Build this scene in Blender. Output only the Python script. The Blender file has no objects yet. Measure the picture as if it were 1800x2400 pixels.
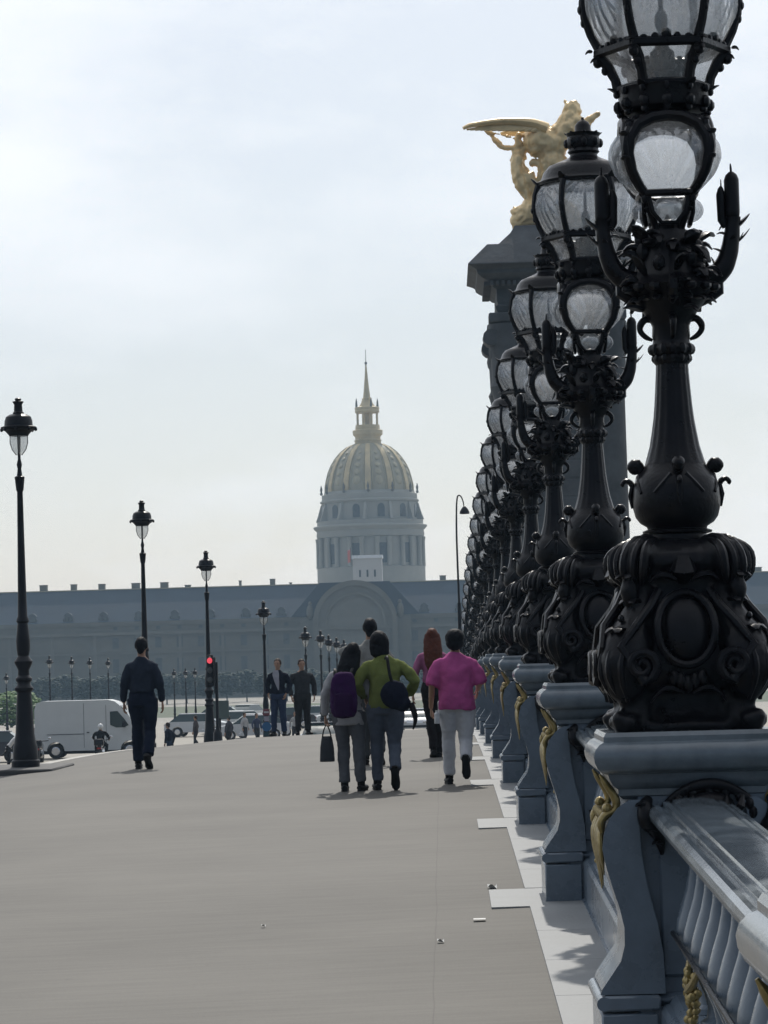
import bpy, math, random
from mathutils import Vector, Matrix, noise
R = math.radians
PI = math.pi
scene = bpy.context.scene
col = scene.collection
rnd = random.Random(7)

# ------------------------------------------------------------------ helpers
TS = bpy.data.scenes.new('workbench')
class MB:
    def __init__(s):
        s.v = []; s.f = []
    def add(s, vs, fs):
        n = len(s.v)
        s.v += [tuple(v) for v in vs]
        s.f += [tuple(i + n for i in f) for f in fs]
        return s
    def merge(s, o, m=None):
        return s.add([m @ Vector(v) for v in o.v] if m else o.v, o.f)
    def box(s, x0, x1, y0, y1, z0, z1, b=0.0):
        lo = (x0, y0, z0); hi = (x1, y1, z1)
        if b <= 0:
            vs = [(x, y, z) for x in (x0, x1) for y in (y0, y1) for z in (z0, z1)]
            return s.add(vs, [(0, 1, 3, 2), (4, 6, 7, 5), (0, 4, 5, 1), (2, 3, 7, 6), (0, 2, 6, 4), (1, 5, 7, 3)])
        V = {}; vs = []
        for c in [(i, j, k) for i in (0, 1) for j in (0, 1) for k in (0, 1)]:
            for a in range(3):
                p = []
                for q in range(3):
                    e = hi[q] if c[q] else lo[q]
                    if q != a: e += -b if c[q] else b
                    p.append(e)
                V[c, a] = len(vs); vs.append(p)
        C = Vector([(lo[i] + hi[i]) / 2 for i in range(3)])
        fs = []
        def put(f):
            P = [Vector(vs[i]) for i in f]
            n = (P[1] - P[0]).cross(P[2] - P[0])
            m = sum(P, Vector()) / len(P) - C
            fs.append(f if n.dot(m) > 0 else f[::-1])
        for a in range(3):
            o = [q for q in range(3) if q != a]
            for sg in (0, 1):
                def c(u, w):
                    t = [0, 0, 0]; t[a] = sg; t[o[0]] = u; t[o[1]] = w; return tuple(t)
                put([V[c(0, 0), a], V[c(1, 0), a], V[c(1, 1), a], V[c(0, 1), a]])
            for su in (0, 1):
                for sw in (0, 1):
                    t0 = [0, 0, 0]; t0[o[0]] = su; t0[o[1]] = sw; t1 = list(t0); t1[a] = 1
                    t0 = tuple(t0); t1 = tuple(t1)
                    put([V[t0, o[0]], V[t1, o[0]], V[t1, o[1]], V[t0, o[1]]])
        for c in [(i, j, k) for i in (0, 1) for j in (0, 1) for k in (0, 1)]:
            put([V[c, 0], V[c, 1], V[c, 2]])
        return s.add(vs, fs)
    def lathe(s, prof, seg=24, cx=0, cy=0, cz=0, ex=2.0, ph=0.0, sx=1, sy=1, flute=None):
        vs = []; fs = []
        for j, (r, z) in enumerate(prof):
            e = ex(z) if callable(ex) else ex
            for i in range(seg):
                a = ph + 2 * PI * i / seg
                ca, sa = math.cos(a), math.sin(a)
                k = 1.0 if e == 2 else (abs(ca) ** e + abs(sa) ** e) ** (-1.0 / e)
                if flute: k *= flute(a, z)
                vs.append((cx + r * k * ca * sx, cy + r * k * sa * sy, cz + z))
        n = len(prof)
        for j in range(n - 1):
            for i in range(seg):
                i2 = (i + 1) % seg
                fs.append((j * seg + i, j * seg + i2, (j + 1) * seg + i2, (j + 1) * seg + i))
        fs.append(tuple(range(seg - 1, -1, -1)))
        fs.append(tuple((n - 1) * seg + i for i in range(seg)))
        return s.add(vs, fs)
    def tube(s, pts, rad, seg=8, flat=1.0, up=None, close=False, sm=0):
        P = [Vector(p) for p in pts]; n = len(P)
        if sm and n > 2 and isinstance(rad, (list, tuple)):
            Q = []; rr = []
            for i in range(n - 1):
                a, b_, c, d = P[max(i - 1, 0)], P[i], P[i + 1], P[min(i + 2, n - 1)]
                for k in range(sm):
                    t = k / sm
                    Q.append(.5 * ((2 * b_) + (c - a) * t + (2 * a - 5 * b_ + 4 * c - d) * t * t + (3 * b_ - a - 3 * c + d) * t ** 3))
                    t2 = t * t * (3 - 2 * t); rr.append(rad[i] + (rad[i + 1] - rad[i]) * t2)
            P = Q + [P[-1]]; rad = rr + [rad[-1]]; n = len(P)
        if not isinstance(rad, (list, tuple)): rad = [rad] * n
        vs = []; fs = []
        U = Vector(up) if up else None
        prev = None
        for i in range(n):
            if close: t = P[(i + 1) % n] - P[i - 1]
            else: t = P[min(i + 1, n - 1)] - P[max(i - 1, 0)]
            if t.length < 1e-9: t = Vector((0, 0, 1))
            t.normalize()
            if U is not None: nrm = U - t * U.dot(t)
            elif prev is None:
                h = Vector((0, 0, 1)) if abs(t.z) < .9 else Vector((0, 1, 0))
                nrm = h - t * h.dot(t)
            else: nrm = prev - t * prev.dot(t)
            if nrm.length < 1e-6: nrm = t.orthogonal()
            nrm.normalize(); prev = nrm
            b = t.cross(nrm)
            for k in range(seg):
                a = 2 * PI * k / seg
                vs.append(P[i] + nrm * (math.cos(a) * rad[i] * flat) + b * (math.sin(a) * rad[i]))
        m = n if close else n - 1
        for i in range(m):
            i2 = (i + 1) % n
            for k in range(seg):
                k2 = (k + 1) % seg
                fs.append((i * seg + k, i * seg + k2, i2 * seg + k2, i2 * seg + k))
        if not close:
            fs.append(tuple(range(seg - 1, -1, -1)))
            fs.append(tuple((n - 1) * seg + i for i in range(seg)))
        return s.add(vs, fs)
    def ell(s, c, r, seg=12, ring=8, rot=None):
        if not isinstance(r, (list, tuple)): r = (r, r, r)
        vs = []; fs = []
        M = rot if rot else Matrix.Identity(3)
        C = Vector(c)
        for j in range(1, ring):
            t = PI * j / ring
            for i in range(seg):
                a = 2 * PI * i / seg
                vs.append(C + M @ Vector((r[0] * math.sin(t) * math.cos(a), r[1] * math.sin(t) * math.sin(a), -r[2] * math.cos(t))))
        vs.append(C + M @ Vector((0, 0, -r[2]))); vs.append(C + M @ Vector((0, 0, r[2])))
        b = len(vs) - 2
        for j in range(ring - 2):
            for i in range(seg):
                i2 = (i + 1) % seg
                fs.append((j * seg + i, j * seg + i2, (j + 1) * seg + i2, (j + 1) * seg + i))
        for i in range(seg):
            i2 = (i + 1) % seg
            fs.append((b, i2, i)); fs.append((b + 1, (ring - 2) * seg + i, (ring - 2) * seg + i2))
        return s.add(vs, fs)
    def prism(s, out, a, b, ax='y'):
        """closed outline of (u,w) extruded from a to b along ax"""
        A = sum(out[i][0] * out[(i + 1) % len(out)][1] - out[(i + 1) % len(out)][0] * out[i][1] for i in range(len(out)))
        if A < 0: out = out[::-1]
        n = len(out)
        if ax == 'y': f = lambda u, w, t: (u, t, w); fl = True
        elif ax == 'x': f = lambda u, w, t: (t, u, w); fl = False
        else: f = lambda u, w, t: (u, w, t); fl = False
        vs = [f(u, w, a) for u, w in out] + [f(u, w, b) for u, w in out]
        fs = [tuple(range(n - 1, -1, -1)), tuple(range(n, 2 * n))]
        for i in range(n):
            j = (i + 1) % n
            fs.append((i, j, n + j, n + i))
        if fl: fs = [g[::-1] for g in fs]
        return s.add(vs, fs)
    def loft(s, rings):
        """rings: list of lists of equal length of points"""
        n = len(rings[0]); vs = [p for r in rings for p in r]; fs = []
        for j in range(len(rings) - 1):
            for i in range(n):
                i2 = (i + 1) % n
                fs.append((j * n + i, j * n + i2, (j + 1) * n + i2, (j + 1) * n + i))
        fs.append(tuple(range(n - 1, -1, -1))); fs.append(tuple((len(rings) - 1) * n + i for i in range(n)))
        return s.add(vs, fs)
    def grid(s, fn, nu, nv):
        vs = [fn(i / nu, j / nv) for j in range(nv + 1) for i in range(nu + 1)]
        fs = [(j * (nu + 1) + i, j * (nu + 1) + i + 1, (j + 1) * (nu + 1) + i + 1, (j + 1) * (nu + 1) + i) for j in range(nv) for i in range(nu)]
        return s.add(vs, fs)
    def mesh(s, name, mat=None, angle=38):
        me = bpy.data.meshes.new(name)
        me.from_pydata(s.v, [], s.f)
        if mat: me.materials.append(mat)
        finish(me, angle)
        return me
    def build(s, name, mat, parent=None, loc=(0, 0, 0), angle=38):
        o = bpy.data.objects.new(name, s.mesh(name, mat, angle))
        col.objects.link(o)
        o.parent = parent; o.location = loc
        return o

def finish(me, angle=38):
    me.validate()
    if angle is not None:
        me.polygons.foreach_set('use_smooth', [True] * len(me.polygons))
        me.set_sharp_from_angle(angle=R(angle))
    me.update()

def bake(mb, voxel, mat, name, wr=0.0, wf=9.0, smooth=4, parent=None, loc=(0, 0, 0), extra=None, shape=None):
    """fuse overlapping pieces to one continuous surface, with optional cloth folds"""
    me = bpy.data.meshes.new('tmp'); me.from_pydata(mb.v, [], mb.f); me.update()
    o = bpy.data.objects.new('tmp', me); TS.collection.objects.link(o)
    m = o.modifiers.new('r', 'REMESH'); m.mode = 'VOXEL'; m.voxel_size = voxel
    if smooth:
        q = o.modifiers.new('s', 'SMOOTH'); q.iterations = smooth; q.factor = .5
    TS.view_layers[0].update()
    dg = TS.view_layers[0].depsgraph
    out = bpy.data.meshes.new_from_object(o.evaluated_get(dg))
    bpy.data.objects.remove(o); bpy.data.meshes.remove(me)
    if wr:
        for v in out.vertices:
            p = v.co
            k = noise.noise(Vector((p.x * wf, p.y * wf, p.z * wf * .7))) + .5 * noise.noise(p * wf * 2.3)
            v.co = p + v.normal * (k * wr)
    if extra is not None:
        vs = [tuple(v.co) for v in out.vertices]; fs = [tuple(p.vertices) for p in out.polygons]
        t = MB(); t.add(vs, fs); t.merge(extra)
        bpy.data.meshes.remove(out)
        out = t.mesh(name, None)
    out.name = name
    out.materials.clear(); out.materials.append(mat)
    out.polygons.foreach_set('use_smooth', [True] * len(out.polygons)); out.update()
    ob = bpy.data.objects.new(name, out); col.objects.link(ob)
    ob.parent = parent; ob.location = loc
    return ob

def tag(o, label=None, cat=None, group=None, kind=None):
    if label: o['label'] = label
    if cat: o['category'] = cat
    if group: o['group'] = group
    if kind: o['kind'] = kind
    return o

def thing(name, label, cat, loc=(0, 0, 0), rz=0.0, group=None):
    o = bpy.data.objects.new(name, None); col.objects.link(o)
    o.empty_display_size = .1
    o.location = loc; o.rotation_euler = (0, 0, rz)
    return tag(o, label, cat, group)

def dup(o, loc=None, rz=None, label=None, parent=None, scale=None):
    c = o.copy(); col.objects.link(c)
    if parent is not None: c.parent = parent
    if loc is not None: c.location = loc
    if rz is not None: c.rotation_euler = (0, 0, rz)
    if scale: c.scale = (scale,) * 3 if not isinstance(scale, tuple) else scale
    if label: c['label'] = label
    for ch in list(o.children): dup(ch, parent=c)
    return c

# ------------------------------------------------------------------ materials
def mat(name, c, rough=.6, metal=0.0, var=.12, vs=4.0, bump=.0, bs=30.0, spec=.5, c2=None, dirt=0.0, coat=0.0):
    m = bpy.data.materials.new(name); m.use_nodes = True
    nt = m.node_tree; N = nt.nodes; L = nt.links
    b = N['Principled BSDF']
    b.inputs['Roughness'].default_value = rough; b.inputs['Metallic'].default_value = metal
    b.inputs['Specular IOR Level'].default_value = spec
    if coat: b.inputs['Coat Weight'].default_value = coat; b.inputs['Coat Roughness'].default_value = .08
    tc = N.new('ShaderNodeTexCoord')
    n = N.new('ShaderNodeTexNoise'); n.inputs['Scale'].default_value = vs; n.inputs['Detail'].default_value = 6
    n.inputs['Roughness'].default_value = .62
    L.new(tc.outputs['Object'], n.inputs['Vector'])
    r = N.new('ShaderNodeValToRGB'); r.color_ramp.elements[0].position = .3; r.color_ramp.elements[1].position = .7
    d = c2 if c2 else tuple(x * (1 - var) for x in c); u = c if c2 else tuple(min(1, x * (1 + var)) for x in c)
    r.color_ramp.elements[0].color = (*d, 1); r.color_ramp.elements[1].color = (*u, 1)
    L.new(n.outputs['Fac'], r.inputs['Fac'])
    L.new(r.outputs['Color'], b.inputs['Base Color'])
    rr = N.new('ShaderNodeMapRange'); rr.inputs['To Min'].default_value = max(.03, rough - .12); rr.inputs['To Max'].default_value = min(1, rough + .12)
    L.new(n.outputs['Fac'], rr.inputs['Value']); L.new(rr.outputs['Result'], b.inputs['Roughness'])
    if bump:
        n2 = N.new('ShaderNodeTexNoise'); n2.inputs['Scale'].default_value = bs; n2.inputs['Detail'].default_value = 5
        L.new(tc.outputs['Object'], n2.inputs['Vector'])
        bp = N.new('ShaderNodeBump'); bp.inputs['Strength'].default_value = bump; bp.inputs['Distance'].default_value = .02
        L.new(n2.outputs['Fac'], bp.inputs['Height']); L.new(bp.outputs['Normal'], b.inputs['Normal'])
    return m

M = {}
M['bronze'] = mat('dark_bronze', (.007, .007, .009), .30, .0, .35, 9, .12, 60, .22)
M['paint'] = mat('grey_blue_paint', (.13, .165, .205), .28, 0, .22, 3.2, .08, 40, .5, coat=.35)
M['paint_top'] = mat('worn_coping_paint', (.12, .145, .165), .22, 0, .35, 4.5, .12, 22, .6, coat=.3)
M['gold'] = mat('gilding', (.30, .23, .09), .40, .55, .3, 12, .3, 40)
M['statue_gold'] = mat('statue_gilding', (.80, .60, .32), .40, .25, .25, .8, .5, 5)
M['post'] = mat('lamp_post_paint', (.010, .011, .015), .42, 0, .2, 4, .1, 30, .25)
M['stone'] = mat('pale_stone', (.36, .35, .32), .8, 0, .14, 1.2, .2, 15)
M['strip'] = mat('light_kerb_stone', (.30, .31, .315), .7, 0, .14, 1.7, .2, 40, c2=(.22, .23, .235))
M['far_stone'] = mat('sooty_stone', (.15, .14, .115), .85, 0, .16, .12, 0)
M['pav_stone'] = mat('pavilion_stone', (.17, .16, .135), .85, 0, .14, .2, 0)
M['slate'] = mat('slate_roof', (.03, .043, .062), .75, 0, .18, .15, 0)
M['dark_glass'] = mat('dark_window', (.07, .075, .075), .3, 0, .2, 1, 0)
M['dome_lead'] = mat('dome_lead', (.36, .32, .22), .5, 0, .2, .3, 0)
M['dome_trophy'] = mat('dull_dome_gilding', (.42, .37, .24), .6, 0, .2, .4, 0)
M['dome_gold'] = mat('dome_gilding', (.60, .48, .27), .5, .1, .2, .4, 0)
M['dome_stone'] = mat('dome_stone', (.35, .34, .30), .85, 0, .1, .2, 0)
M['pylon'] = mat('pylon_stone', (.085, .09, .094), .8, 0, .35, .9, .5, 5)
M['tyre'] = mat('rubber', (.015, .015, .016), .8, 0, .2, 10)
M['white_paint'] = mat('white_van_paint', (.56, .58, .58), .35, 0, .04, 1.5, 0, coat=.3)
M['silver'] = mat('silver_car_paint', (.55, .57, .6), .25, .3, .05, 2, coat=.6)
M['dark_car'] = mat('dark_car_paint', (.03, .035, .05), .2, .2, .1, 2, coat=.7)
M['car_glass'] = mat('car_glass', (.03, .05, .05), .06, 0, .1, 2, spec=.9)
M['chrome'] = mat('bright_metal', (.7, .7, .72), .18, .9, .1, 5)
M['skin'] = mat('skin', (.30, .17, .11), .55, 0, .08, 20)
M['hair_black'] = mat('black_hair', (.006, .007, .010), .6, 0, .3, 60, .3, 120, .12)
M['hair_brown'] = mat('brown_hair', (.03, .017, .011), .6, 0, .3, 60, .3, 120, .15)
M['hair_red'] = mat('red_hair', (.085, .026, .016), .6, 0, .3, 50, .3, 120, .15)
M['shoe'] = mat('black_shoes', (.008, .008, .009), .6, 0, .2, 20, 0, 30, .2)
M['bark'] = mat('bark', (.06, .05, .04), .9, 0, .3, 6)
M['leafm'] = mat('foliage', (.028, .042, .026), .8, 0, .35, 1.2)
M['lawnm'] = mat('lawn', (.075, .09, .045), .9, 0, .25, .2)

def cloth(name, c, var=.12): return mat(name, c, .9, 0, var, 14, .35, 90, .1)

def glass_mat(name, c, mixt=.2, bump=.4):
    m = bpy.data.materials.new(name); m.use_nodes = True
    nt = m.node_tree; N = nt.nodes; L = nt.links
    N.remove(N['Principled BSDF']); out = N['Material Output']
    tc = N.new('ShaderNodeTexCoord')
    n = N.new('ShaderNodeTexNoise'); n.inputs['Scale'].default_value = 14; n.inputs['Detail'].default_value = 8; n.inputs['Roughness'].default_value = .7
    L.new(tc.outputs['Object'], n.inputs['Vector'])
    r = N.new('ShaderNodeValToRGB'); r.color_ramp.elements[0].position = .32; r.color_ramp.elements[1].position = .68
    r.color_ramp.elements[0].color = (c[0] * .72, c[1] * .74, c[2] * .76, 1); r.color_ramp.elements[1].color = (*c, 1)
    L.new(n.outputs['Fac'], r.inputs['Fac'])
    n2 = N.new('ShaderNodeTexNoise'); n2.inputs['Scale'].default_value = 38; n2.inputs['Detail'].default_value = 4
    L.new(tc.outputs['Object'], n2.inputs['Vector'])
    bp = N.new('ShaderNodeBump'); bp.inputs['Strength'].default_value = bump; bp.inputs['Distance'].default_value = .01
    L.new(n2.outputs['Fac'], bp.inputs['Height'])
    tl = N.new('ShaderNodeBsdfTranslucent'); df = N.new('ShaderNodeBsdfDiffuse'); gl = N.new('ShaderNodeBsdfGlossy'); gl.inputs['Roughness'].default_value = .12
    tr = N.new('ShaderNodeBsdfTransparent'); tr.inputs['Color'].default_value = (.93, .94, .95, 1)
    for q in (tl, df): L.new(r.outputs['Color'], q.inputs['Color'])
    for q in (tl, df, gl): L.new(bp.outputs['Normal'], q.inputs['Normal'])
    m1 = N.new('ShaderNodeMixShader'); m1.inputs['Fac'].default_value = .2
    L.new(tl.outputs[0], m1.inputs[1]); L.new(df.outputs[0], m1.inputs[2])
    m2 = N.new('ShaderNodeMixShader'); m2.inputs['Fac'].default_value = .68
    L.new(m1.outputs[0], m2.inputs[1]); L.new(tr.outputs[0], m2.inputs[2])
    m3 = N.new('ShaderNodeMixShader'); m3.inputs['Fac'].default_value = mixt
    L.new(m2.outputs[0], m3.inputs[1]); L.new(gl.outputs[0], m3.inputs[2])
    L.new(m3.outputs[0], out.inputs['Surface'])
    return m
M['glass'] = glass_mat('frosted_fluted_glass', (.95, .95, .95))
M['bowl_glass'] = glass_mat('smoked_glass', (.42, .45, .48))
M['post_glass'] = glass_mat('opal_lamp_glass', (.7, .7, .66), .08, .1)

# ------------------------------------------------------------------ camera and the lie of the land
F = 7000.0            # focal length in photograph pixels (frame 1800 x 2400)
EYE = 2.0
S0, C0 = 0.035, 4.226e-4
TH = 0.028
LAMPX = 0.965
def spline(tab, y):
    if y <= tab[0][0]: return tab[0][1]
    for (a, za), (b, zb) in zip(tab, tab[1:]):
        if y <= b: return za + (zb - za) * (y - a) / (b - a)
    return tab[-1][1]
FAR = [(118, -1.754), (150, -2.0), (235, -2.6), (430, -6.0), (4000, -6.0)]
def deck(y):
    return S0 * y - C0 * y * y if y < 118 else spline(FAR, y)
def ground(x, y):
    z = deck(y)
    if y < 118:
        z -= .022 * max(0, min(.45 - x, 7.0)) + .055 * max(0, min(-4.4 - x, 2.3))
    else:
        z -= .022 * max(0, min(.45 - x, 7.0)) * max(0, 1 - (y - 118) / 30)
    return z
def X_at(px, d, h=0.0):
    """world X of a thing seen at photograph column px at distance d, h metres above eye level"""
    return (px - 1040) / F * d + TH * h

cam_d = bpy.data.cameras.new('camera'); cam = bpy.data.objects.new('camera', cam_d); col.objects.link(cam)
cam_d.sensor_fit = 'VERTICAL'; cam_d.sensor_height = 24; cam_d.lens = 24 * F / 2400
cam_d.clip_start = .1; cam_d.clip_end = 9000
vy = Vector((140, -343, -F)).normalized()
vz = Vector((-math.sin(TH), math.cos(TH), 0)); vz = (vz - vy * vz.dot(vy)).normalized()
vx = vy.cross(vz)
cam.matrix_world = Matrix.Translation((0, 0, EYE)) @ Matrix((vx, vy, vz)).to_4x4()
scene.camera = cam
FAR[:] = [(118, -2.21), (150, -2.3), (235, -2.65), (430, -6.0), (4000, -6.0)]

# ------------------------------------------------------------------ light and sky
SUN_EL, SUN_AZ = 48.0, 2.0          # azimuth from +Y, positive = to the right
sd = Vector((math.sin(R(SUN_AZ)) * math.cos(R(SUN_EL)), math.cos(R(SUN_AZ)) * math.cos(R(SUN_EL)), math.sin(R(SUN_EL))))
sun_d = bpy.data.lights.new('sun', 'SUN'); sun = bpy.data.objects.new('sun', sun_d); col.objects.link(sun)
sun_d.energy = 3.6; sun_d.angle = R(.6); sun_d.color = (1, .95, .87)
sun.rotation_euler = sd.to_track_quat('Z', 'Y').to_euler(); sun.location = sd * 60
w = bpy.data.worlds.new('World'); scene.world = w; w.use_nodes = True
nt = w.node_tree; N = nt.nodes; L = nt.links
bg = N['Background']; bg.inputs['Strength'].default_value = .1
sky = N.new('ShaderNodeTexSky'); sky.sky_type = 'NISHITA'; sky.sun_disc = False
sky.sun_elevation = R(SUN_EL); sky.sun_rotation = R(SUN_AZ); sky.dust_density = 1.6; sky.air_density = 1.0; sky.ozone_density = 1.5
tc = N.new('ShaderNodeTexCoord')
mp = N.new('ShaderNodeMapping'); mp.inputs['Scale'].default_value = (1.0, 1.0, 2.6)
L.new(tc.outputs['Generated'], mp.inputs['Vector'])
ns = N.new('ShaderNodeTexNoise'); ns.inputs['Scale'].default_value = 5.5; ns.inputs['Detail'].default_value = 7; ns.inputs['Roughness'].default_value = .6
L.new(mp.outputs['Vector'], ns.inputs['Vector'])
cr = N.new('ShaderNodeMapRange'); cr.inputs['From Min'].default_value = .42; cr.inputs['From Max'].default_value = .70
cr.inputs['To Min'].default_value = 0.50; cr.inputs['To Max'].default_value = .97
L.new(ns.outputs['Fac'], cr.inputs['Value'])
# thin high cloud, thicker and brighter on the sun's side of the sky
dt = N.new('ShaderNodeVectorMath'); dt.operation = 'DOT_PRODUCT'; dt.inputs[1].default_value = sd
L.new(tc.outputs['Generated'], dt.inputs[0])
cl = N.new('ShaderNodeMapRange'); cl.inputs['From Min'].default_value = -.55; cl.inputs['From Max'].default_value = .75
cl.inputs['To Min'].default_value = 0.0; cl.inputs['To Max'].default_value = 1.0; cl.interpolation_type = 'SMOOTHSTEP'
L.new(dt.outputs['Value'], cl.inputs['Value'])
cc = N.new('ShaderNodeMix'); cc.data_type = 'RGBA'
cc.inputs[6].default_value = (1.1, 1.5, 2.2, 1); cc.inputs[7].default_value = (12.2, 12.5, 12.9, 1)
L.new(cl.outputs['Result'], cc.inputs[0])
mx = N.new('ShaderNodeMix'); mx.data_type = 'RGBA'
L.new(cr.outputs['Result'], mx.inputs[0]); L.new(sky.outputs['Color'], mx.inputs[6]); L.new(cc.outputs[2], mx.inputs[7])
L.new(mx.outputs[2], bg.inputs['Color'])
scene.view_settings.view_transform = 'Standard'; scene.view_settings.look = 'None'
scene.view_settings.exposure = -0.08; scene.view_settings.gamma = 1.0
scene.cycles.max_bounces = 6; scene.cycles.transparent_max_bounces = 12; scene.cycles.volume_bounces = 0
scene.cycles.use_denoising = True

hz = MB().box(-420, 420, -40, 1010, -10.5, 112)
hm = bpy.data.materials.new('haze_air'); hm.use_nodes = True
nt = hm.node_tree; nt.nodes.remove(nt.nodes['Principled BSDF'])
pv = nt.nodes.new('ShaderNodeVolumePrincipled'); pv.inputs['Density'].default_value = 3.4e-4
pv.inputs['Color'].default_value = (.42, .60, .76, 1); pv.inputs['Anisotropy'].default_value = 0.0
nt.links.new(pv.outputs[0], nt.nodes['Material Output'].inputs['Volume'])
tag(hz.build('haze', hm, angle=None), kind='stuff')

# ------------------------------------------------------------------ ground
def ground_mat(name, c, c2, stretch, line=False, rough=.75, bump=.25):
    m = bpy.data.materials.new(name); m.use_nodes = True
    nt = m.node_tree; N = nt.nodes; L = nt.links; b = N['Principled BSDF']
    b.inputs['Roughness'].default_value = rough; b.inputs['Specular IOR Level'].default_value = .35
    tc = N.new('ShaderNodeTexCoord'); mp = N.new('ShaderNodeMapping'); mp.inputs['Scale'].default_value = stretch
    L.new(tc.outputs['Object'], mp.inputs['Vector'])
    n1 = N.new('ShaderNodeTexNoise'); n1.inputs['Scale'].default_value = 3; n1.inputs['Detail'].default_value = 9; n1.inputs['Roughness'].default_value = .68
    L.new(mp.outputs['Vector'], n1.inputs['Vector'])
    n2 = N.new('ShaderNodeTexNoise'); n2.inputs['Scale'].default_value = .45; n2.inputs['Detail'].default_value = 5
    L.new(tc.outputs['Object'], n2.inputs['Vector'])
    n3 = N.new('ShaderNodeTexNoise'); n3.inputs['Scale'].default_value = 90; n3.inputs['Detail'].default_value = 2
    L.new(tc.outputs['Object'], n3.inputs['Vector'])
    ad = N.new('ShaderNodeMath'); ad.operation = 'ADD'; L.new(n1.outputs['Fac'], ad.inputs[0]); L.new(n2.outputs['Fac'], ad.inputs[1])
    a2 = N.new('ShaderNodeMath'); a2.operation = 'MULTIPLY_ADD'; a2.inputs[1].default_value = .6; L.new(n3.outputs['Fac'], a2.inputs[0]); L.new(ad.outputs[0], a2.inputs[2])
    r = N.new('ShaderNodeMapRange'); r.inputs['From Min'].default_value = .9; r.inputs['From Max'].default_value = 1.6
    L.new(a2.outputs[0], r.inputs['Value'])
    mx = N.new('ShaderNodeMix'); mx.data_type = 'RGBA'; mx.inputs[6].default_value = (*c2, 1); mx.inputs[7].default_value = (*c, 1)
    L.new(r.outputs['Result'], mx.inputs[0])
    last = mx.outputs[2]
    if line:
        # sawn joint running along the walk, and dark specks of old gum
        sp = N.new('ShaderNodeSeparateXYZ'); L.new(tc.outputs['Object'], sp.inputs[0])
        nl = N.new('ShaderNodeTexNoise'); nl.inputs['Scale'].default_value = .8; L.new(tc.outputs['Object'], nl.inputs['Vector'])
        wob = N.new('ShaderNodeMath'); wob.operation = 'MULTIPLY_ADD'; wob.inputs[1].default_value = .03; L.new(nl.outputs['Fac'], wob.inputs[0]); L.new(sp.outputs['X'], wob.inputs[2])
        pos = N.new('ShaderNodeMath'); pos.operation = 'ADD'; pos.inputs[1].default_value = .075; L.new(wob.outputs[0], pos.inputs[0])
        ab = N.new('ShaderNodeMath'); ab.operation = 'ABSOLUTE'; L.new(pos.outputs[0], ab.inputs[0])
        lt = N.new('ShaderNodeMapRange'); lt.inputs['From Min'].default_value = .0015; lt.inputs['From Max'].default_value = .005
        lt.inputs['To Min'].default_value = .72; lt.inputs['To Max'].default_value = 1; L.new(ab.outputs[0], lt.inputs['Value'])
        vo = N.new('ShaderNodeTexVoronoi'); vo.inputs['Scale'].default_value = 1.6; L.new(tc.outputs['Object'], vo.inputs['Vector'])
        v2 = N.new('ShaderNodeMapRange'); v2.inputs['From Min'].default_value = .018; v2.inputs['From Max'].default_value = .03
        v2.inputs['To Min'].default_value = .7; v2.inputs['To Max'].default_value = 1; L.new(vo.outputs['Distance'], v2.inputs['Value'])
        mu = N.new('ShaderNodeMath'); mu.operation = 'MULTIPLY'; L.new(lt.outputs[0], mu.inputs[0]); L.new(v2.outputs[0], mu.inputs[1])
        sc = N.new('ShaderNodeVectorMath'); sc.operation = 'SCALE'; L.new(last, sc.inputs[0]); L.new(mu.outputs[0], sc.inputs['Scale'])
        last = sc.outputs[0]
    L.new(last, b.inputs['Base Color'])
    bp = N.new('ShaderNodeBump'); bp.inputs['Strength'].default_value = bump; bp.inputs['Distance'].default_value = .01
    L.new(a2.outputs[0], bp.inputs['Height']); L.new(bp.outputs['Normal'], b.inputs['Normal'])
    return m
M['walk'] = ground_mat('sidewalk_asphalt', (.112, .106, .093), (.058, .055, .048), (.5, 5, 1), True)
M['road'] = ground_mat('road_asphalt', (.075, .075, .078), (.05, .05, .052), (1, 1, 1))
M['plaza'] = ground_mat('esplanade_gravel', (.27, .25, .215), (.2, .185, .155), (.05, .05, 1))
M['water'] = mat('river_water', (.02, .035, .04), .12, 0, .2, .4, .4, 1.5, .5)

def sheet(name, xs, ys, zf, m, kind='structure'):
    b = MB(); nx = len(xs)
    vs = [(x, y, zf(x, y)) for y in ys for x in xs]
    fs = [(j * nx + i, j * nx + i + 1, (j + 1) * nx + i + 1, (j + 1) * nx + i) for j in range(len(ys) - 1) for i in range(nx - 1)]
    b.add(vs, fs)
    return tag(b.build(name, m, angle=60), kind=kind)
fr = lambda a, b, n: [a + (b - a) * i / n for i in range(n + 1)]
YS = fr(-12, 118.6, 88)
sheet('sidewalk', [-6.62, -5.5, -4.4, -3, -1.5, 0, .45, .84, 1.4], YS, ground, M['walk'])
sheet('roadway', [-46, -30, -15, -6.8], YS, lambda x, y: deck(min(y, 118)) - .62, M['road'])
b = MB()
for y0, y1 in zip(YS, YS[1:]):
    if y0 < 20: continue
    n = len(b.v); vs = []
    for y in (y0, y1 - .012):
        z = ground(-6.62, y)
        vs += [(-6.62, y, z - .6), (-6.62, y, z + .006), (-6.86, y, z + .0), (-6.9, y, z - .04), (-6.9, y, z - .6)]
    b.add(vs, [(i, i + 1, i + 6, i + 5) for i in range(4)] + [(0, 5, 9, 4), (4, 3, 2, 1, 0), (5, 6, 7, 8, 9)])
tag(b.build('kerb', M['stone'], angle=20), kind='structure')
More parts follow.
